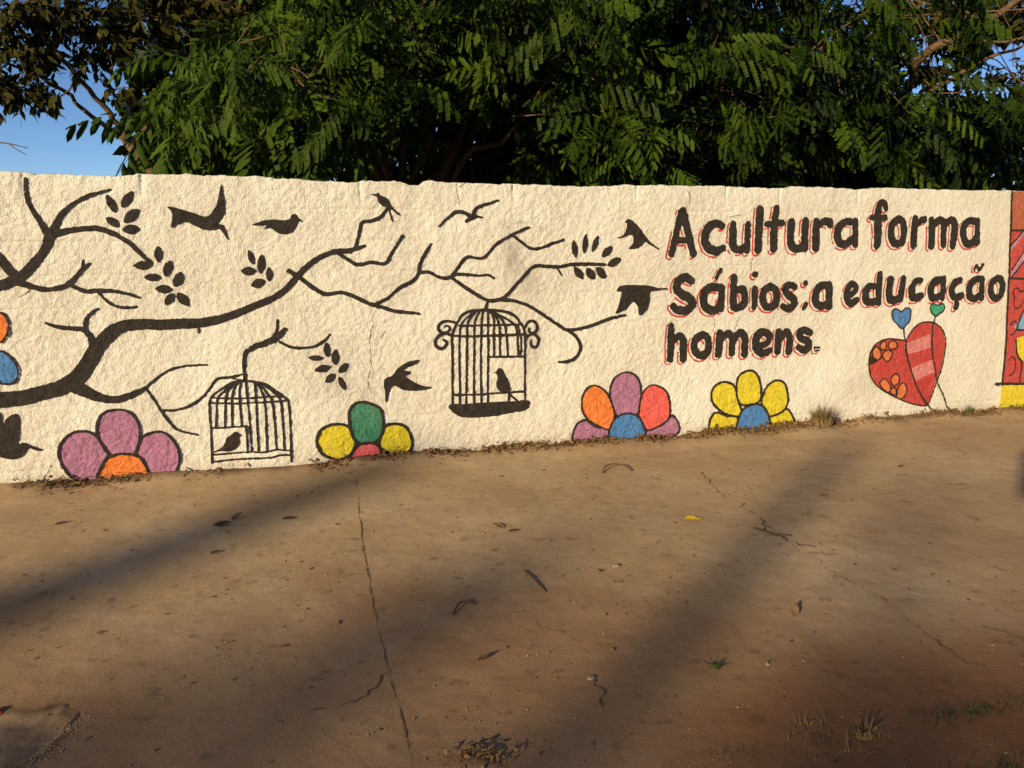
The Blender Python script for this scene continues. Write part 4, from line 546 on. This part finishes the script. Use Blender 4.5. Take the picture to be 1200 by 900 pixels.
def feathery_tree(label, trunk_us, clusters, stuff_n, box, seed, high, low, nlimb=8):
    """box: (u0,u1,s0,s1) of the crown; low(u, s) and high(u) bound the foliage"""
    r = np.random.default_rng(seed)
    base = np.array(wp(*trunk_us)); root = tag(empty('feathery_tree', tuple(base)), label, 'tree', 'feather-leaved trees behind the wall')
    L = lambda p: np.array(p) - base
    fork = np.array((.15, .3, 1.5))
    mesh_obj('trunk', *tube(wander((0, 0, -.1), fork, 6, .08, r), np.linspace(.2, .15, 7), 10), bark_mat, root)
    fronds = []; tips = []
    u0, u1, s0, s1 = box
    for k in range(clusters):
        for _ in range(60):
            u = r.uniform(u0, u1); s = s0 + (s1 - s0) * r.uniform() ** 1.6; z = r.uniform(1.9, 4.3); x, y, _ = wp(u, s)
            if low(u, s) + .25 < z < high(u) and x > -.385 * y: break
        c0 = L(wp(u, s, z)); tips.append(c0)
        for _ in range(r.integers(5, 9)):
            d = towards_view(r, .95); sc = r.uniform(.28, .6)
            fronds.append((int(r.integers(8)), c0 + r.normal(0, .09, 3), basis(d, r.normal(0, .6)), sc))
    items = []
    for k in range(stuff_n):
        for _ in range(60):
            u = r.uniform(u0 - .2, u1 + .2); s = s0 + 1.4 + r.uniform() ** .8 * (s1 + 2.4 - s0 - 1.4); z = r.uniform(1.4, 6.4); x, y, _ = wp(u, s)
            if low(u, s) + .25 < z < high(u) + .12 * s + .3 * noise(np.array(u * 1.5), np.array(s), 3) and x > -.415 * y: break
        d = towards_view(r, 1.3); items.append((int(r.integers(8)), L(wp(u, s, z)), basis(d, r.normal(0, .5)), r.uniform(.4, .8)))
    crown = tag(mesh_obj('crown', *scatter(COARSE, items + fronds[300:]), frond_mat, root, False), kind='stuff')
    for k, p, M, sc in fronds[:300]: piece('frond', fine_mesh[k], crown, p, M, sc)
    ends = []
    order = r.permutation(len(tips))
    for k in range(nlimb):
        e = tips[order[k]] + np.array((WN[0] * -.5, WN[1] * -.5, .1)); ends.append(e)
        mesh_obj('limb', *tube(wander(fork, e, 8, .25, r, .12), np.linspace(.05, .007, 9), 7), bark_mat, root)
    tw = []
    for t in tips:
        e = min(ends, key=lambda q: np.linalg.norm(q - t)); st = fork + (e - fork) * r.uniform(.6, .95) + np.array((0, 0, .25))
        tw.append(tube(wander(st, t, 4, .2, r, .1), np.linspace(.010, .004, 5), 5))
    mesh_obj('twigs', *join(tw), bark_mat, root)
    return root

# low edge of the hanging foliage, height as a function of place along the wall (as it stands just behind the wall)
LOW_U = [-4.2, -2.75, -2.6, -1.4, -.8, -.3, .3, .75, 1.05, 1.5, 2.6, 4.0, 6.5]
LOW_Z = [3.0, 2.3, 1.95, 1.92, 2.15, 2.45, 2.55, 2.35, 2.0, 1.85, 1.9, 1.95, 1.9]
low_edge = lambda u, s: np.interp(u, LOW_U, LOW_Z) + .05 * (s - .5)
high_edge = lambda u: np.interp(u, [-4, -2.2, -1.5, -.9, 4.0, 4.8, 5.4, 7.5], [2.7, 2.85, 3.3, 4.4, 4.4, 3.3, 2.8, 2.7])
feathery_tree('wide feather-leaved tree above the branches, birds and cages', (-.4, 4.2, 0), 54, 1900, (-2.9, 1.5, .7, 2.6), 101, high_edge, low_edge)
feathery_tree('feather-leaved tree above the lettering at the right', (3.6, 4.6, 0), 58, 2100, (1.2, 6.9, .7, 3.2), 202, high_edge, low_edge)

# undergrowth far behind, in the shade of the crowns
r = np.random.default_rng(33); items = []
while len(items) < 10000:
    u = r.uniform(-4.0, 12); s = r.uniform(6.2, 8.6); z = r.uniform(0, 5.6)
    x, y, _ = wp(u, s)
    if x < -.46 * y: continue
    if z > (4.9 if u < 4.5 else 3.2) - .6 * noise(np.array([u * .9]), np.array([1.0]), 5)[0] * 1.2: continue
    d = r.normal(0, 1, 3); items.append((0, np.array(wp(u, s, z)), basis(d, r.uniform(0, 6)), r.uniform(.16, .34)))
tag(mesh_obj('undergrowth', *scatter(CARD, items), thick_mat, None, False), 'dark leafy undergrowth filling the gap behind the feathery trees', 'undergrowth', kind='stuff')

def broad_tree(name, label, base, limbs, clumps, nleaf_each, stuff, seed):
    """limbs: list of polylines with end radii, world coordinates; clumps: (x,y,z,rx,rz,n)"""
    r = np.random.default_rng(seed); base = np.array(base, float); root = tag(empty(name, tuple(base)), label, 'tree')
    first = True
    for pts, r0, r1 in limbs:
        P = [np.array(p) - base for p in pts]; S = spline(P, 4)
        S = S + r.normal(0, .012, S.shape); mesh_obj('trunk' if first else 'limb', *tube(S, np.linspace(r0, r1, len(S)), 8), bark_mat, root); first = False
    items = []; tw = []
    for (x, y, z, rx, rz, n) in clumps:
        c0 = np.array((x, y, z)) - base
        for _ in range(max(2, n // 4)):                                                          # leafy shoots
            q = r.normal(0, .55, 3) * (rx, rx, rz); a0 = c0 + q * .25 + r.normal(0, .05, 3); e0 = c0 + q * 1.1 + np.array((0, 0, r.uniform(-.12, .1))); S = wander(a0, e0, 5, .2, r, .08)
            tw.append(tube(S, np.linspace(.007, .0025, 6), 4)); ax = e0 - a0; ax /= np.linalg.norm(ax) + 1e-9
            for i in range(int(r.integers(9, 15))):
                t = r.uniform(.15, 1.03); p = S[min(5, int(t * 5))] + r.normal(0, .03, 3); d = ax * .5 + r.normal(0, .6, 3); d[2] -= .55
                items.append((int(r.integers(4)), p, basis(d, r.normal(0, .7)), r.uniform(.07, .17)))
    mesh_obj('twigs', *join(tw), bark_mat, root)
    cam_d = lambda it: np.linalg.norm(it[1] + base - np.array((0, 0, 1.6)))
    items.sort(key=cam_d); nearest, rest = items[:nleaf_each], items[nleaf_each:]
    crown = tag(mesh_obj('crown', *scatter(LEAFS, rest), broad_mat, root, False), kind='stuff')
    for k, p, M, sc in nearest: piece('leaf', leaf_mesh[k], crown, p, M, sc)
    return root
broad_tree('broadleaf_tree', 'broad-leaved tree with brownish leaves and bare limbs, top left', (-4.12, 10.3, 0.0), [([(-4.12, 10.3, -0.1),(-4.17, 10.3, 1.2),(-4.37, 10.2, 2.11),(-4.65, 10.1, 2.57)], 0.11, 0.05),([(-4.65, 10.1, 2.57),(-4.8, 10.1, 2.68),(-5.08, 10.0, 2.95),(-5.4, 9.9, 3.24),(-5.72, 9.8, 3.4),(-6.12, 9.7, 3.54)], 0.034, 0.012),([(-4.65, 10.1, 2.6),(-4.8, 10.0, 2.91),(-4.99, 9.8, 3.24),(-5.17, 9.6, 3.54),(-5.38, 9.5, 3.9),(-5.52, 9.4, 4.18)], 0.036, 0.02),([(-5.09, 9.6, 3.45),(-5.21, 9.5, 3.77),(-5.26, 9.4, 4.01),(-5.33, 9.4, 4.23)], 0.03, 0.018),([(-4.6, 10.2, 2.56),(-4.21, 10.4, 3.19),(-3.79, 10.4, 3.83),(-3.68, 10.4, 4.27),(-3.62, 10.4, 4.65)], 0.06, 0.035),([(-5.09, 9.8, 3.3),(-5.1, 9.7, 3.13),(-5.26, 9.6, 2.97)], 0.014, 0.006),([(-5.4, 9.9, 3.24),(-5.33, 9.9, 3.4),(-5.38, 9.9, 3.58)], 0.014, 0.006)],
  [(-5.4, 9.3, 3.86, 0.55, 0.4, 150),(-5.1, 9.5, 3.86, 0.5, 0.4, 120),(-5.53, 9.6, 3.52, 0.5, 0.35, 130),(-5.68, 9.6, 3.11, 0.42, 0.3, 130),(-5.34, 9.6, 3.07, 0.2, 0.2, 30),(-4.73, 9.6, 3.79, 0.45, 0.35, 90),(-4.97, 9.8, 3.42, 0.3, 0.3, 40),(-4.6, 10.0, 3.7, 0.4, 0.4, 80),(-4.75, 10.0, 3.22, 0.25, 0.3, 25),(-5.26, 9.65, 2.98, 0.1, 0.1, 12),(-4.18, 10.0, 3.98, 0.5, 0.4, 110),(-3.8, 10.2, 4.07, 0.5, 0.35, 110),(-3.28, 10.3, 4.05, 0.5, 0.4, 110),(-2.79, 10.4, 4.12, 0.5, 0.4, 90),(-5.09, 9.6, 4.5, 0.9, 0.5, 220),(-3.92, 10.0, 4.71, 1, 0.5, 240),(-6.38, 9.4, 3.66, 0.8, 0.7, 200),(-6.36, 9.5, 2.96, 0.5, 0.3, 70)], 280, 0, 51)
broad_tree('broadleaf_tree', 'broad-leaved tree with a sunlit bare limb, top right', (4.52, 10.7, 0.0), [([(4.52, 10.7, -0.1),(4.52, 10.7, 1.3),(4.82, 10.5, 2.23),(4.76, 10.2, 3.06)], 0.16, 0.08),([(4.76, 10.2, 3.06),(4.75, 10.0, 3.41),(4.79, 9.8, 3.56),(5.13, 9.7, 3.74),(5.53, 9.6, 3.97),(5.95, 9.5, 4.25)], 0.06, 0.03),([(4.83, 9.8, 3.58),(5.2, 9.8, 3.64),(5.62, 9.7, 3.67),(6.1, 9.7, 3.73)], 0.022, 0.01),([(4.88, 10.2, 3.06),(5.15, 10.0, 3.27),(5.48, 10.0, 3.46),(5.85, 9.9, 3.63),(6.23, 9.9, 3.72)], 0.03, 0.012),([(5.82, 9.9, 3.63),(5.85, 9.9, 3.42)], 0.006, 0.004)],
  [(4.57, 10.0, 4.07, 0.5, 0.4, 110),(4.65, 10.1, 3.72, 0.4, 0.35, 90),(4.92, 9.9, 3.97, 0.4, 0.35, 110),(5.36, 10.0, 4.07, 0.5, 0.3, 110),(5.87, 10.0, 3.93, 0.4, 0.3, 90),(5.27, 10.1, 3.53, 0.25, 0.2, 45),(4.98, 10.2, 3.4, 0.35, 0.3, 70),(6.0, 9.9, 3.21, 0.2, 0.12, 34),(5.77, 10.4, 3.34, 0.25, 0.12, 24),(5.6, 10.2, 3.84, 0.45, 0.3, 70),(6.12, 9.8, 4.11, 0.7, 0.5, 150),(6.63, 10.0, 3.51, 0.6, 0.4, 140),(5.4, 10.0, 4.62, 1, 0.5, 220)], 200, 0, 52)

# ------------------------------------------------------------------ a bare twig reaching in at the far left
tb = (-5.72, 8.6, 0)
bt = tag(empty('sapling', tb), 'bare dark twig reaching in above the wall at the far left edge', 'sapling')
mesh_obj('trunk', *tube([(0, 0, -.05), (.05, 0, 1.2), (.02, 0, 2.3), (-.1, .1, 3.4)], [.04, .035, .025, .01], 7), bark_mat, bt)
mesh_obj('twig', *tube(spline([(.03, 0, 2.2), (.25, 0, 2.42), (.5, 0, 2.43), (.72, 0, 2.38)], 3), np.linspace(.012, .004, 10), 5), bark_mat, bt)
mesh_obj('twig', *tube([(.52, 0, 2.43), (.6, 0, 2.37), (.7, 0, 2.31)], [.007, .005, .003], 5), bark_mat, bt)

# ------------------------------------------------------------------ litter, leaves and tufts on the ground
r = np.random.default_rng(77); items = []
def foot(u, s): x, y, _ = wp(u, -s); return np.array((x, y, gz(x, y)))
DENS = [(-3.0, .12, 120), (-2.72, .1, 130), (-2.2, .25, 70), (-1.55, .2, 110), (-1.05, .25, 190), (-.3, .25, 260), (.3, .25, 260), (.85, .2, 260), (1.3, .2, 180), (1.75, .25, 330), (2.15, .2, 300), (2.5, .2, 240), (3.1, .25, 200), (3.55, .25, 200), (4.0, .2, 150), (4.5, .2, 60)]
for u0, su, n in DENS:
    for _ in range(int(n * 2.6)):
        u = r.normal(u0, su)
        if r.uniform(-.5, .9) > float(noise(np.array(u * 5.0), np.array(3.0), 44)) + .5 * float(noise(np.array(u * 14.0), np.array(1.0), 45)) + .35: continue
        s = abs(r.normal(0, .065)) + .005; p = foot(u, s); p[2] += abs(r.normal(0, .016)) * max(0, 1 - s / .15) + .004
        d = np.array((r.normal(), r.normal(), r.normal(0, .35))); items.append((int(r.integers(3)), p, basis(d, r.uniform(-1.2, 1.2)), r.uniform(.012, .045)))
for _ in range(1500):
    x, y = r.uniform(-2.6, 4.2), r.uniform(2.1, 6.6)
    if (x - WO[0]) * WN[0] + (y - WO[1]) * WN[1] < .05: continue
    d = np.array((r.normal(), r.normal(), r.normal(0, .1))); items.append((int(r.integers(3)), np.array((x, y, gz(x, y) + .004)), basis(d, r.uniform(-.5, .5)), abs(r.normal(0, .012)) + .008))
for _ in range(110):
    p = np.array(PILE).mean(0) + r.normal(0, .05, 2) * (1.6, .8); d = np.array((r.normal(), r.normal(), r.normal(0, .35)))
    items.append((int(r.integers(3)), np.array((p[0], p[1], gz(*p) + .012 + abs(r.normal(0, .008)))), basis(d, r.uniform(-1, 1)), r.uniform(.012, .03)))
FLAKE = [LEAFS[1], LEAFS[2], (np.array([(0, -.05, 0), (1, -.03, .08), (1, .03, .09), (0, .05, .02)]), np.array([(0, 1, 2), (0, 2, 3)]))]
tag(mesh_obj('leaf_litter', *scatter(FLAKE, items), dry_mat, None, False), 'dry leaf litter and bits of straw strewn along the wall foot', 'litter', kind='stuff')
# grit in the broken patch and over the pavement
grit_mat = leaf_mat('grit', (.07, .045, .025), (.34, .25, .16), 0, .9); V = []; F = []
CUBE = np.array([(0, 0, 1.2), (1, 0, .1), (0, .9, 0), (-1.1, .1, 0), (.1, -1, -.1), (0, 0, -1)]) * .5
CF = np.array([(0, 1, 2), (0, 2, 3), (0, 3, 4), (0, 4, 1), (5, 2, 1), (5, 3, 2), (5, 4, 3), (5, 1, 4)]); its = []
for _ in range(3200):
    if r.uniform() < .05: t = r.uniform(.45, .85) * (len(HOLE) - 1); i = int(t); p = np.array(HOLE[i]) * (1 - t + i) + np.array(HOLE[i + 1]) * (t - i) + r.normal(0, .035, 2); sc = r.uniform(.003, .011)
    else: p = np.array((r.uniform(-2.5, 4), r.uniform(2.1, 6.4))); sc = abs(r.normal(0, .004)) + .0025
    if (p[0] - WO[0]) * WN[0] + (p[1] - WO[1]) * WN[1] < .03: continue
    its.append((0, np.array((p[0], p[1], gz(*p))), basis(r.normal(0, 1, 3), r.uniform(0, 6)), sc))
tag(mesh_obj('grit', *scatter([(CUBE, CF)], its), grit_mat, None, False), 'scattered grit and crumbs of broken concrete on the pavement', 'grit', kind='stuff')

def ground_leaf(x, y, size, az, curl, label, mat, group='dry leaves lying on the pavement', shape=1):
    v, f = leaf_shape(None, curl, .5); v = v.copy(); v[:, 2] += .25 * np.abs(v[:, 1]); v[:, 2] -= v[:, 2].min()
    w = np.concatenate([v, v - (0, 0, .02)]); n = len(v)
    f2 = np.concatenate([f, f[:, ::-1] + n])
    o = mesh_obj('fallen_leaf', w * size * .62, f2, mat); o.location = (x, y, gz(x, y) + .003); o.rotation_euler = (0, 0, az)
    return tag(o, label, 'leaf', group)
yellow_leaf = plain('yellow_leaf', (.62, .44, .02)); white_scrap = plain('white_scrap', (.24, .19, .13)); dark_leaf = plain('dark_leaf', (.085, .05, .026)); tan_leaf = plain('tan_leaf', (.2, .12, .06))
ground_leaf(.95, 4.21, .17, .1, .02, 'long bright yellow leaf on the pavement below the yellow flower', yellow_leaf)
ground_leaf(-1.62, 4.12, .16, .2, -.1, 'curled brown leaf on the pavement below the purple flower', dark_leaf)
ground_leaf(-1.55, 4.2, .12, 1.0, -.3, 'small tan leaf beside the curled brown leaf at left', tan_leaf)
ground_leaf(-1.27, 4.2, .13, .1, -.05, 'flat dark leaf on the pavement below the low cage', dark_leaf)
ground_leaf(-.04, 4.1, .12, 2.6, -.2, 'crumpled leaf below the tall cage, in mid pavement', tan_leaf)
ground_leaf(-.02, 4.05, .1, .2, -.1, 'dark leaf touching the crumpled leaf in mid pavement', dark_leaf)
ground_leaf(-1.5, 3.75, .08, .4, -.2, 'little dark leaf in the left shadow band', dark_leaf)
ground_leaf(-2.5, 4.15, .1, .3, -.2, 'dark leaf on the pavement near the left edge', dark_leaf)
ground_leaf(1.85, 4.6, .09, -.3, -.2, 'small brown leaf right of the diagonal shadow', tan_leaf)
ground_leaf(1.18, 3.1, .12, 1.2, -.4, 'pale curled leaf in the right foreground', tan_leaf)
ground_leaf(-.13, 2.75, .09, .5, -.3, 'small dark leaf in the middle foreground', dark_leaf)
ground_leaf(2.6, 5.2, .08, .0, -.2, 'tiny dark leaf near the right end of the wall foot', dark_leaf)
def rock(name, x, y, sx, sy, sz, label, mat, cat, az=0, seed=1):
    rr = np.random.default_rng(seed); V = []; F = []; n, m = 9, 5
    for j in range(m + 1):
        ph = math.pi * j / m
        for i in range(n): k = rr.uniform(.8, 1.12); V.append((sx * k * math.sin(ph) * math.cos(2 * math.pi * i / n), sy * k * math.sin(ph) * math.sin(2 * math.pi * i / n), sz * k * math.cos(ph)))
    for j in range(m):
        for i in range(n): F.append((j * n + i, (j + 1) * n + i, (j + 1) * n + (i + 1) % n, j * n + (i + 1) % n))
    o = mesh_obj(name, V, F, mat, None, False); o.location = (x, y, gz(x, y) + sz * .4); o.rotation_euler = (0, 0, az); return tag(o, label, cat)
rock('stone', .5, 3.61, .022, .016, .008, 'flat pale stone in the middle of the pavement', white_scrap, 'stone', .2, 4)
rock('stone', .285, 2.63, .015, .01, .008, 'small whitish stone at the end of a short crack', white_scrap, 'stone', .1, 5)
rock('stone', .95, 2.72, .009, .008, .006, 'tiny pale pebble in the dark right foreground', white_scrap, 'stone', .6, 6)
rock('brick_shard', -1.73, 2.42, .03, .022, .016, 'broken red brick shard at the left edge of the foreground', plain('brick_red', (.32, .06, .04)), 'brick shard', .4, 8)
def twig(pts, rad, label):
    P = [(x, y, gz(x, y) + z) for x, y, z in pts]; b0 = np.array(P[0]); S = spline([np.array(p) - b0 for p in P], 4)
    o = mesh_obj('fallen_twig', *tube(S, np.linspace(rad, rad * .5, len(S)), 6), plain('twig_brown', (.11, .065, .035))); o.location = tuple(b0); return tag(o, label, 'twig', 'twigs lying on the pavement')
twig([(.60, 5.08, .006), (.63, 5.15, .03), (.72, 5.17, .035), (.80, 5.12, .006)], .007, 'arched twig on the pavement left of the yellow flower')
twig([(.06, 3.55, .004), (.10, 3.45, .008), (.15, 3.33, .004)], .005, 'short dark twig in the middle of the pavement')
twig([(-.25, 3.12, .005), (-.22, 3.2, .02), (-.17, 3.22, .005)], .006, 'bent twig just left of the pavement centre')
twig([(1.3, 4.08, .004), (1.38, 4.0, .007), (1.47, 3.98, .004)], .005, 'twig lying along the jagged crack')

def blade(V, F, p0, d, hh, lean, wid, root=None):
    side = np.array((-d[1], d[0], 0)) * wid; o = len(V) - (0 if root is None else 2)
    for k, t in enumerate((0, .4, .75, 1)):
        if k == 0 and root is not None: continue
        c0 = p0 + np.array((d[0], d[1], 0)) * hh * lean * t * t * 1.3 + np.array((0, 0, hh * (t - .45 * lean * t * t))); w = side * (1 - t * .95); V.extend((c0 - w, c0 + w))
    for k in range(3):
        q = [o + 2 * k, o + 2 * k + 1, o + 2 * k + 3, o + 2 * k + 2]
        if root is not None and k == 0: q[0], q[1] = root
        F.append(tuple(q))
def tuft(x, y, n, h, spread, label, mat, seed, flop=.6, group='grass tufts growing on the pavement'):
    """blades growing out of one shared root crown"""
    rr = np.random.default_rng(seed); m = 12
    V = [np.array((math.cos(2 * math.pi * k / m) * spread, math.sin(2 * math.pi * k / m) * spread * .6, .004)) for k in range(m)] + [np.array((0, 0, .02))]
    F = [(k, (k + 1) % m, m) for k in range(m)]
    for _ in range(n):
        k = int(rr.integers(m)); a = (V[k] + V[(k + 1) % m]) / 2; d = a[:2] / np.linalg.norm(a[:2]) + rr.normal(0, .7, 2); d /= np.linalg.norm(d)
        blade(V, F, a * rr.uniform(.2, 1), d, h * rr.uniform(.4, 1.15), rr.uniform(.1, 1) * flop, rr.uniform(.002, .004), (k, (k + 1) % m) if rr.uniform() < .5 else (k, m))
    ob = mesh_obj('grass_tuft', V, F, mat, None, False); ob.location = (x, y, gz(x, y) - .004); return tag(ob, label, 'grass tuft', group)
def sward(name, patches, mat, label, seed):
    """short grass nobody could count, over several patches"""
    rr = np.random.default_rng(seed); V = []; F = []
    for x, y, sx, sy, n, h, flop in patches:
        for _ in range(n):
            q = rr.normal(0, 1, 2) * (sx, sy); px, py = x + q[0] * WD[0] - q[1] * WN[0], y + q[0] * WD[1] - q[1] * WN[1]; d = rr.normal(0, 1, 2); d /= np.linalg.norm(d)
            blade(V, F, np.array((px, py, gz(px, py) - .004)), d, h * rr.uniform(.3, 1.1), rr.uniform(.15, 1) * flop, rr.uniform(.0012, .0028))
    tag(mesh_obj(name, V, F, mat, None, False), label, 'grass', kind='stuff')
p = foot(2.47, .07); tuft(p[0], p[1], 360, .19, .085, 'dry bushy weed at the wall foot right of the yellow flower', grass_mat, 3)
p = foot(3.95, .05); tuft(p[0], p[1], 60, .10, .03, 'small dark weed at the wall foot beside the yellow corner', weed_mat, 4)
tuft(1.13, 2.3, 46, .08, .03, 'straw coloured grass tuft in the right foreground', grass_mat, 7, 1.0)
tuft(.75, 2.7, 26, .045, .02, 'wispy little weed in the middle right foreground', weed_mat, 11, 1.3)
P = lambda u: tuple(foot(u, .06)[:2])
sward('dry_grass', [(*P(3.3), .16, .025, 130, .06, .8), (*P(-2.75), .12, .02, 90, .05, .8), (*P(.62), .2, .025, 120, .05, .8), (*P(1.75), .22, .03, 160, .05, .8), (*P(0), .3, .02, 90, .035, 1), (*P(2.2), .2, .02, 110, .05, .9), (.98, 2.31, .06, .03, 60, .05, 1.5), (1.1, 2.26, .1, .03, 50, .04, 1.5)], grass_mat, 'short dry grass along the wall foot and in the foreground', 8)
sward('green_grass', [(1.52, 2.42, .13, .025, 260, .035, 1.2), (1.5, 2.12, .16, .04, 300, .045, 1.1), (.62, 2.2, .1, .02, 40, .03, 1.2), (3.3, 5.9, .2, .03, 0, .05, 1)], weed_mat, 'short green grass at the lower right edge of the pavement', 9)

# ------------------------------------------------------------------ across the road, behind the viewer: what throws the long evening shadows
LH2 = np.array((math.sin(SUN_AZ), math.cos(SUN_AZ))); TAN = math.tan(SUN_EL)
def caster(x, y, dist): q = np.array((x, y)) - LH2 * dist; return q, dist * TAN                  # a thing here and this tall throws its tip on (x, y)
pole_mat = plain('weathered_pole', (.22, .19, .16))
for x, y, dist, r0, r1, lab in ((2.55, 5.85, 36, .115, .105, 'tall timber utility pole across the road'), (-.75, 5.35, 44, .28, .26, 'thick concrete utility pole across the road')):
    q, h = caster(x, y, dist); o = tag(empty('utility_pole', (q[0], q[1], 0)), lab, 'pole', 'utility poles across the road')
    mesh_obj('shaft', *tube([(0, 0, -.3), (0, 0, h * .5), (0, 0, h)], [r0, (r0 + r1) / 2, r1], 12), pole_mat, o)
for k, (x0, y0, dist, wide, n) in enumerate(((-3.6, 3.2, 44, 2.0, 520), (-1.7, 3.3, 46, 2.0, 600), (.2, 3.7, 44, 2.0, 680), (2.0, 3.8, 46, 2.0, 760), (3.9, 3.9, 44, 2.0, 840), (5.8, 4.0, 46, 2.2, 860))):
    q, h = caster(x0, y0, dist); rr = np.random.default_rng(300 + k)
    root = tag(empty('street_tree', (q[0], q[1], 0)), ('first', 'second', 'third', 'fourth', 'fifth', 'sixth')[k] + ' leafy tree of the row across the road', 'tree', 'trees across the road')
    mesh_obj('trunk', *tube(wander((0, 0, -.2), (0, 0, h * .7), 6, .05, rr), np.linspace(.28, .1, 7), 9), bark_mat, root); its = []
    while len(its) < n:
        v = rr.normal(0, 1, 3); v *= rr.uniform(.2, 1) ** .4 / np.linalg.norm(v); p = np.array((v[0] * wide, v[1] * wide * .8, h * .60 + v[2] * h * .40))
        its.append((0, p, basis(rr.normal(0, 1, 3), rr.uniform(0, 6)), rr.uniform(.25, .5)))
    tag(mesh_obj('crown', *scatter(CARD, its), thick_mat, root, False), kind='stuff')
# unseen plate on a post, added to cast the viewer's own shadow
q, h = caster(3.0, 4.55, 8.0); row = np.array((math.cos(SUN_AZ), -math.sin(SUN_AZ))); c0 = q + row * .5
sg = tag(empty('shadow_caster', (c0[0], c0[1], 0), -SUN_AZ), 'added plate on a post behind the viewer, casting a shadow', 'shadow caster')
mesh_obj('post', *tube([(0, 0, -.3), (0, 0, h + .42)], [.03, .03], 10), pole_mat, sg)
v = [(x, y, z) for y in (.031, .037) for x, z in ((-.5, h + .03), (-.47, h), (.03, h), (.06, h + .03), (.06, h + .37), (.03, h + .4), (-.47, h + .4), (-.5, h + .37))]
mesh_obj('caster_plate', v, [tuple(range(8)), tuple(range(15, 7, -1))] + [(k, k + 8, (k + 1) % 8 + 8, (k + 1) % 8) for k in range(8)], pole_mat, sg, False)
